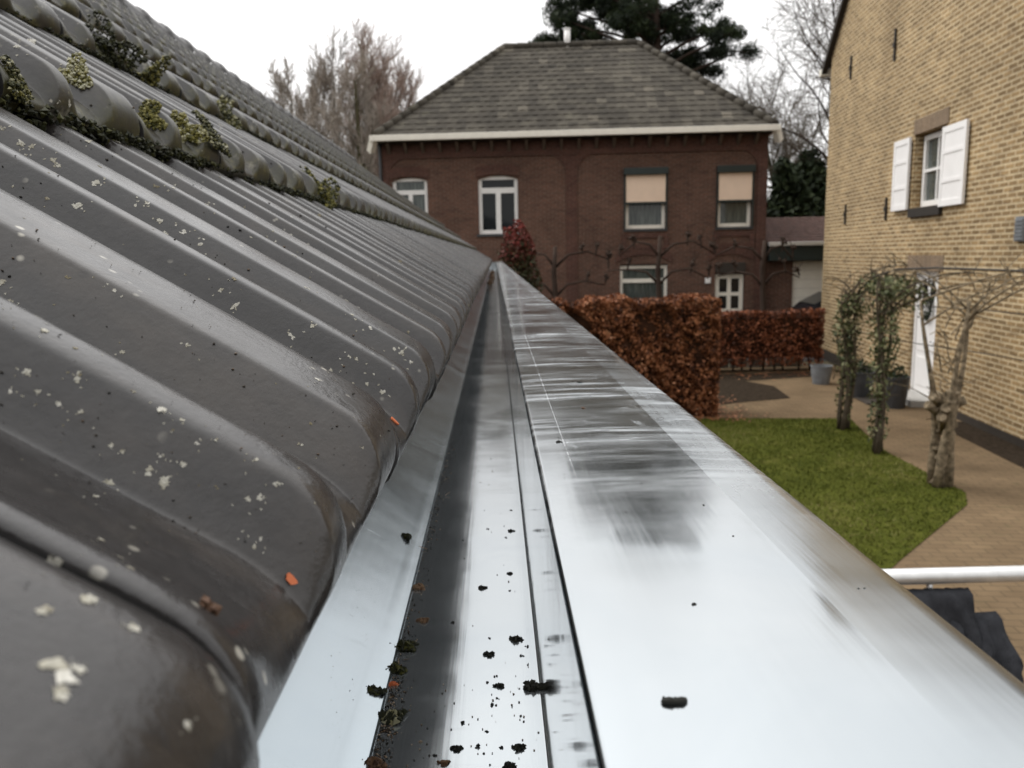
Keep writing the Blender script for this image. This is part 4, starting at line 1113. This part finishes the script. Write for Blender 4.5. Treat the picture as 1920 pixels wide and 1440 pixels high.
# pine behind the brick house
PY = 34.0
p = on_y(1222, 470, PY); rngp = random.Random(90)
pine = tag(empty('pine_tree', (p.x, PY, 0)), 'large dark pine towering behind the brick house roof', 'tree')
tk = MB(); htop = top_h(1215, -165, PY)
tk.tube([(0,0,0),(.1,0,4),(-.1,0,8),(.15,0,11),(-.1,0,htop-.5)], [.36,.30,.24,.17,.05], 8)
pads = [(1368,107,36,11),(1335,118,30,9),(1330,62,36,13),(1300,92,40,13),(1295,30,38,16),(1345,82,24,8),(1262,14,44,20),(1310,-12,36,16),(1214,18,44,20),(1160,12,34,18),(1125,22,32,15),(1090,28,26,13),(1062,42,26,12),(1040,66,26,10),(1018,72,18,8),(1086,66,26,10),(1120,56,24,9),(1165,58,26,12),(1200,58,34,16),(1240,60,36,16),(1255,92,30,12),(1285,116,26,9),(1140,-18,38,16),(1190,-36,42,18),(1250,-34,42,18),(1290,-45,30,14),(1220,-66,34,13),(1100,-8,26,12),(1275,62,30,12),(1230,30,36,16),(1180,36,30,14),(1150,-60,40,18),(1110,-45,34,14),(1200,-90,42,18),(1250,-80,38,16),(1160,-110,36,16),(1220,-125,36,16),(1190,-150,30,14),(1280,-105,28,12),(1080,-70,28,12),(1130,-90,30,12),(1210,-10,40,18),(1060,10,28,12),(1045,-30,24,10),(1240,-160,26,12)]
fl = MB()
sc = PY/FPX
for (px, py, rx, ry) in pads:
    c = on_y(px, py, PY) - Vector((p.x, PY, 0)); c.y = rngp.uniform(-1.6, 1.6)
    zt0 = max(3.5, c.z - .25*abs(c.x) - .5)
    tk.tube([(0, 0, min(htop-.8, zt0)), (c.x*.5, c.y*.5, (zt0+c.z)/2 + .05), (c.x, c.y, c.z-.05)], [.09,.06,.025], 5)
    for _ in range(11):
        t_ = rngp.uniform(-1,1)
        sub = c + Vector((t_*rx*sc, rngp.uniform(-.5,.5)*rx*sc, rngp.uniform(-1,1)*ry*sc*(1-.5*abs(t_))))
        rsub = rngp.uniform(.22, .42); tn = rngp.uniform(.05, .75)
        tk.tube([c, sub], [.022,.01], 3)
        for _ in range(150):
            v = Vector((rngp.gauss(0,1), rngp.gauss(0,1), rngp.gauss(0,.75))); v = v.normalized()*rsub*(rngp.random()**.4)
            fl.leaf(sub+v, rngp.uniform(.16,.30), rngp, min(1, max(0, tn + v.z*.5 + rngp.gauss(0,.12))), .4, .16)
tk.build('trunk', MAT['bark_dark'], pine); fl.build('crown', MAT['pine'], pine)
# red leaved shrub in front of the brick house
shrub('red_shrub', (.46, 16.2, 0), [(0,0,2.75,.36,.36,.52,.8), (.05,0,2.2,.42,.4,.7,1), (-.1,0,1.3,.5,.45,.8,.8)], MAT['photinia'], .075, 3000, 91,
      'shrub with red young leaves rising above the far end of the gutter', 'shrub', lambda z, r: min(1, max(0, (z-1.9)*.62 + r.gauss(.05,.2))))
# pleached limes before the brick house
def pleached(name, loc, tiers, seed, label):
    rng = random.Random(seed); root = tag(empty(name, loc), label, 'tree', 'pleached trees before the brick house')
    t = MB(); b = MB(); H_ = tiers[-1][0]
    t.tube([(0,0,0), (.03,0,1.2), (-.03,0,2.2), (.02,0,H_+.25)], [.085,.075,.062,.045], 7)
    for z, wl__, wr in tiers:
        for sgn, w_ in ((-1, wl__), (1, wr)):
            pts = [Vector((0,0,z-.25)), Vector((sgn*w_*.25, rng.uniform(-.05,.05), z+.05)), Vector((sgn*w_*.6, rng.uniform(-.05,.05), z+.12)), Vector((sgn*w_, rng.uniform(-.06,.06), z-.12+rng.uniform(-.1,.25)))]
            b.tube(pts, [.036,.030,.024,.016], 5)
            for k in range(max(2, int(w_/.42))):
                f = (k+1)/(max(2, int(w_/.42))); q = pts[1].lerp(pts[3], f) if f > .1 else pts[1]
                q = q + Vector((0,0,.05)); h_ = rng.uniform(.10,.30)
                e_ = q + Vector((rng.uniform(-.08,.08), 0, h_)); b.tube([q, e_], [.022,.028], 4)
                for _ in range(5): b.octa(e_ + Vector((rng.gauss(0,.03), rng.gauss(0,.03), rng.gauss(0,.03))), .055, rng)
                for _ in range(4):
                    b.tube([e_, e_ + Vector((rng.gauss(0,.10), rng.gauss(0,.06), rng.uniform(.05,.28)))], [.008,.005], 3)
    t.build('trunk', MAT['bark_dark'], root); b.build('branches', MAT['bark_dark'], root)
for i, (px, tr, lab) in enumerate([(1040, [(1.85,1.0,1.2),(2.55,.9,1.3)], 'knotty pleached tree with bare arms, nearest to the red shrub'),
        (1236, [(2.1,1.2,1.2),(2.75,.95,1.35)], 'knotty pleached tree in front of the lower window of the brick house'),
        (1432, [(2.0,1.1,.9),(2.6,1.15,.7)], 'knotty pleached tree right of the glazed front door')]):
    q = on_y(px, 480, 19.2); pleached('pleached_tree', (q.x, 19.2, 0), tr, 100+i, lab)

# three trained trees on the lawn edge, with ivy and arching shoots
def trained(loc, h, arcs, ivy, seed, label, knob=False, mat='bark', r0=.036):
    rng = random.Random(seed); root = tag(empty('trained_tree', loc), label, 'tree', 'trained trees along the lawn')
    t = MB()
    n = 9; stems = 4 if not knob else 3
    tops = []
    for s_ in range(stems):
        pts = []; rad = []; ox, oy = rng.uniform(-.09,.09), rng.uniform(-.14,.14)
        for k in range(n+1):
            f = k/n
            pts.append((ox*(.4+f) + .06*sin(5*f+s_*2) + (.10*f*(s_-1) if knob else 0), oy*(.4+f) + .05*cos(4*f+s_), f*h))
            rad.append(r0*(1.05-.80*f)*(1 + (.32*abs(sin(11*f+s_)) if knob and f < .5 else .1*sin(17*f))))
        t.tube(pts, rad, 8); tops.append(Vector(pts[-1]))
    if knob:
        for _ in range(26):
            f = rng.random()*.5; w = rng.uniform(0, 6.28); c = Vector((.07*cos(w)+.03*sin(5*f), .07*sin(w), f*h))
            t.octa(c, rng.uniform(.03,.06), rng)
        for _ in range(9):
            f = rng.uniform(.28,.5); w = rng.uniform(0, 6.28)
            t.tube([(0,0,f*h), (.13*cos(w), .13*sin(w), f*h+.10), (.19*cos(w), .19*sin(w), f*h+.13)], [.06,.055,.05], 7)
    t.build('trunk', MAT[mat], root)
    b = MB()
    for (dx, dy, dz, sag) in arcs:
        for _ in range(2):
            a = tops[rng.randrange(stems)] * rng.uniform(.8, 1.0)
            e_ = Vector((dx, dy, h+dz)) + Vector((rng.gauss(0,.07), rng.gauss(0,.12), rng.gauss(0,.05)))
            pts = [a.lerp(e_, f) + Vector((rng.gauss(0,.012), rng.gauss(0,.012), sag*sin(f*pi))) for f in [k/7 for k in range(8)]]
            b.tube(pts, [.013-.0012*k for k in range(8)], 5)
            for _ in range(9):
                q = pts[rng.randrange(1, 8)]
                b.tube([q, q+Vector((rng.gauss(0,.10), rng.gauss(0,.10), rng.uniform(-.12,.22)))], [.007,.004], 3)
    for _ in range(40):
        q = Vector((rng.gauss(0,.07), rng.gauss(0,.07), rng.uniform(.3,1)*h))
        e_ = q + Vector((rng.gauss(0,.16), rng.gauss(0,.16), rng.uniform(.0,.35))); b.tube([q, (q+e_)/2+Vector((0,0,.04)), e_], [.010,.007,.004], 3)
    b.build('branches', MAT['vine_bark' if knob else 'bark'], root)
    if ivy:
        l = MB()
        for (cx, cy, cz, rx, ry, rz_, cnt) in ivy:
            for _ in range(cnt):
                v = Vector((rng.gauss(0,1), rng.gauss(0,1), rng.gauss(0,1))).normalized()*(rng.random()**.4)
                t_ = min(1, max(0, .42 + .25*sin(cz*9+v.z*6)+rng.gauss(0,.2)))
                l.leaf((cx+v.x*rx, cy+v.y*ry, cz+v.z*rz_), rng.uniform(.035,.075), rng, t_)
        l.build('ivy', MAT['ivy'], root)
    return root
trained((5.03,11.35,0), 2.0, [(.45,-.7,.35,.15),(.25,-1.3,.38,.16),(-.05,.1,.15,.02)],
        [(.0,0,1.5,.20,.24,.42,640),(.02,0,.95,.15,.2,.40,380),(.05,-.1,1.85,.24,.3,.19,330),(0,0,.45,.12,.15,.40,170),(.22,-.5,2.12,.26,.55,.17,420),(.36,-1.0,2.02,.24,.4,.24,330)], 111,
        'slim ivy covered tree farthest back on the lawn edge, arching towards the door')
trained((4.86,9.93,0), 2.2, [(.5,-.5,.12,.12),(.9,-.9,.10,.12),(.2,.8,.0,.1)],
        [(.0,0,1.55,.19,.24,.55,620),(-.02,0,.90,.14,.2,.42,320),(.02,0,2.1,.20,.4,.16,300),(0,0,.4,.12,.18,.4,200)], 112,
        'bushy ivy covered tree in the middle on the lawn edge, by the white door', r0=.038)
trained((4.84,8.43,0), 2.05, [(.9,-.3,.30,.12),(1.5,-.6,.34,.12),(-.35,.6,.28,.14),(.55,.2,.30,.08),(.35,-1.0,.25,.1)], None, 113,
        'gnarled leafless trained tree with pruned stumps, nearest to the camera on the lawn edge', True, 'vine_bark', .050)
g = MB()
g.tube([(5.06,11.35,1.75), (5.10,11.2,2.02), (5.15,10.9,2.22), (5.22,10.4,2.33), (5.30,9.6,2.36), (5.36,8.4,2.35), (5.42,7.0,2.33), (5.3,5.8,2.30)], .014, 6)
for z in (1.92, 1.45): g.tube([(5.10,11.3,z), (5.24,9.9,z-.03), (5.34,8.4,z), (5.42,7.0,z-.02), (5.3,5.8,z)], .006, 5)
for x, y_ in ((5.42,7.0), (5.3,5.8)): g.tube([(x,y_,0),(x,y_,2.34)], .016, 6)
tag(g.build('wire_trellis', MAT['black_iron']), 'dark horizontal training rail above the trained trees', 'trellis')

# ------------------------------------------------------------------ pots
def tub(loc, r, h, mat, label, seed, plant=True):
    rng = random.Random(seed); root = tag(empty('plant_tub', loc), label, 'planter', 'grey plant tubs by the yellow house')
    m = MB(); n = 20
    prof_ = [(r*.78,0),(r*.95,h*.6),(r,h*.93),(r*1.05,h*.94),(r*1.05,h),(r*.96,h),(r*.94,h*.85)]
    for k in range(n):
        w0, w1 = 2*pi*k/n, 2*pi*(k+1)/n
        for (a, z0), (b, z1) in zip(prof_, prof_[1:]):
            m.face([(a*cos(w0),a*sin(w0),z0),(a*cos(w1),a*sin(w1),z0),(b*cos(w1),b*sin(w1),z1),(b*cos(w0),b*sin(w0),z1)], .5, True)
    m.build('tub', mat, root)
    s = MB(); s.face([(r*.945*cos(2*pi*k/n), r*.945*sin(2*pi*k/n), h*.86) for k in range(n)]); s.build('soil', MAT['soil'], root)
    if plant:
        l = MB()
        for _ in range(260):
            v = Vector((rng.gauss(0,1), rng.gauss(0,1), abs(rng.gauss(0,1)))).normalized()*rng.random()**.4
            l.leaf((v.x*r*.9, v.y*r*.9, h*.86+v.z*.28), rng.uniform(.04,.08), rng, rng.random())
        l.build('plant', MAT['evergreen'], root)
tub((6.35,15.4,.004), .20, .36, MAT['tub_grey'], 'pale grey tub at the corner of the yellow house, beside the low hedge', 1, False)
tub((6.42,13.9,.004), .24, .46, MAT['dark_grey'], 'dark grey tub behind the farthest trained tree', 2)
tub((6.55,12.9,.004), .22, .52, MAT['dark_grey'], 'dark tub with a small plant close to the white door', 3)

# ------------------------------------------------------------------ parked car behind the low hedge
car = tag(empty('parked_car', (9.85, 20.55, 0), radians(-4.3)), 'black parked car behind the low hedge beside the yellow house', 'car')
body = [(-2.1,.30),(-2.12,.62),(-2.08,.88),(-1.95,1.0),(-1.3,1.04),(1.0,.98),(1.75,.86),(2.02,.68),(2.08,.35),(1.9,.25),(-1.9,.25)]
bm = bmesh.new()
def loft(outline, ys_, inset):
    vs = []
    for yv, f in ys_:
        vs.append([bm.verts.new((a*(1-inset*f), yv, b if b < .5 else b - f*.05)) for a, b in outline])
    k = len(outline)
    for A, B in zip(vs, vs[1:]):
        for i in range(k): bm.faces.new((A[i], A[(i+1)%k], B[(i+1)%k], B[i]))
    bm.faces.new(vs[0][::-1]); bm.faces.new(vs[-1])
loft(body, [(-.88,1),(-.84,.3),(-.6,0),(.6,0),(.84,.3),(.88,1)], .02)
gh = [(-2.0,1.0),(-1.75,1.25),(-1.25,1.50),(-.6,1.57),(.1,1.54),(.55,1.40),(1.05,1.0)]
def loft2():
    vs = [[bm.verts.new((a, s*(.84 - .26*(b-1.0)/.57*w_), b)) for a, b in gh] for s, w_ in ((-1,1),(1,1))]
    k = len(gh)
    for i in range(k-1): bm.faces.new((vs[0][i], vs[1][i], vs[1][i+1], vs[0][i+1]))
    bm.faces.new(vs[0]); bm.faces.new(vs[1][::-1])
loft2()
bmesh.ops.recalc_face_normals(bm, faces=bm.faces[:])
cb = MB(); cb.add_bm(bm, .5, False); cb.build('body', MAT['car_paint'], car)
for s in (-1, 1):
    g = MB()
    yo = lambda b: s*(.848 - .26*(b-1.0)/.57)
    for pl in ([(-1.6,1.06),(-1.45,1.30),(-1.15,1.46),(-.75,1.50),(-.72,1.06)], [(-.66,1.06),(-.68,1.50),(.05,1.47),(.45,1.35),(.82,1.06)]):
        g.face([(a, yo(b), b) for a, b in pl])
    g.build('side_window', MAT['glass'], car)
g = MB(); g.face([(-1.78,-.66,1.235),(-1.78,.66,1.235),(-1.29,.58,1.495),(-1.29,-.58,1.495)]); bpy.data.objects
g.build('rear_window', MAT['glass'], car).location = (-.006, 0, .012)
for x in (-1.35, 1.3):
    for s in (-1, 1):
        t = MB(); t.tube([(x, s*.70, .31), (x, s*.89, .31)], .31, 18); w = t.build('wheel', MAT['rubber'], car)
        t = MB(); t.tube([(x, s*.885, .31), (x, s*.897, .31)], .20, 14); t.build('rim', MAT['chrome'], w)
for s in (-1, 1):
    t = MB(); t.box((-2.13, s*.68-.12, .72), (-2.08, s*.68+.12, .86), bev=.01); t.build('tail_light', MAT['lamp_red'], car)
    t = MB(); t.box((1.96, s*.64-.14, .64), (2.05, s*.64+.14, .74), bev=.01); t.build('headlight', MAT['chrome'], car)
    t = MB(); t.box((.55, s*.90-.08, 1.0), (.70, s*.90+.10, 1.12), bev=.02); t.build('wing_mirror', MAT['car_paint'], car)

# ------------------------------------------------------------------ scaffold rail and the work jacket on it
RY, RZ_ = 2.42, 1.555
sc_ = tag(empty('scaffold_frame', (1.5, RY, 0)), 'pale aluminium scaffold rail beside the gutter at the right edge', 'scaffold')
m = MB(); m.tube([(-1.1,0,RZ_), (1.5,0,RZ_)], .026, 20); m.build('guard_rail', MAT['aluminium'], sc_)
for x in (-1.1, 1.5):
    m = MB(); m.tube([(x,0,.10), (x,0,RZ_+.12)], .024, 14); m.build('post', MAT['aluminium'], sc_)
    m = MB(); m.tube([(x,-.55,.10), (x,-.55,RZ_+.12)], .024, 14); m.build('post', MAT['aluminium'], sc_)
    for z in (.35, .75, 1.15): m = MB(); m.tube([(x,-.55,z), (x,0,z)], .015, 8); m.build('rung', MAT['aluminium'], sc_)
    for y_ in (0, -.55):
        m = MB(); m.tube([(x,y_,.004),(x,y_,.02)], .075, 14); m.tube([(x,y_,.02),(x,y_,.12)], .015, 8); m.build('foot', MAT['dark_grey'], sc_)
m = MB(); m.tube([(-1.1,0,RZ_-.062),(-.06,0,RZ_-.062)], .014, 10); m.tube([(-.12,0,RZ_-.062),(-.12,0,RZ_-.02)], .010, 8); m.build('guard_rail', MAT['aluminium'], sc_)
jk = tag(empty('work_jacket', (1.31, RY-.012, RZ_-.066)), 'crumpled charcoal work jacket hanging over the scaffold rail', 'jacket')
def drape(name, cols, x0, x1, top, lowf, seed, yoff):
    rng = random.Random(seed); m = MB(); nx, nz = cols, 16
    G_ = []
    for i in range(nx+1):
        u = i/nx; x = x0+(x1-x0)*u; low = lowf(u); row = []
        for j in range(nz+1):
            v = j/nz
            if v < .12:
                w = pi*.5*(1 - v/.12); yv = -.030*cos(w); z = .030*sin(w)
            else:
                z = -(v-.12)/.88*low; yv = -.030 - .035*sin(min(1, (v-.12)*2)*pi/2)
            fold = .036*sin(u*13+seed+3.4*v)*min(1, v*2.5) + .020*sin(u*29+v*11)*min(1, v*2.5) + .010*sin(u*53-v*17)
            row.append((x + .02*sin(v*7+u*5)*v, yv + yoff*v - abs(fold), z + .010*sin(u*23)*v))
        G_.append(row)
    b_ = len(m.v)
    for row in G_: m.v += row
    for i in range(nx):
        for j in range(nz):
            a = b_+i*(nz+1)+j; m.f.append((a, a+1, a+nz+2, a+nz+1)); m.t.append(.5); m.s.append(True)
    o = m.build(name, MAT['cloth'], jk)
    md = o.modifiers.new('thickness', 'SOLIDIFY'); md.thickness = .006; md.offset = 0
    return o
drape('jacket_body', 44, -.42, .185, .03, lambda u: .40 + .05*sin(u*9), 1, -.03)
drape('sleeve', 16, .02, .27, .03, lambda u: .34 - .20*abs(u-.4), 7, -.09).location = (0, -.02, -.075)
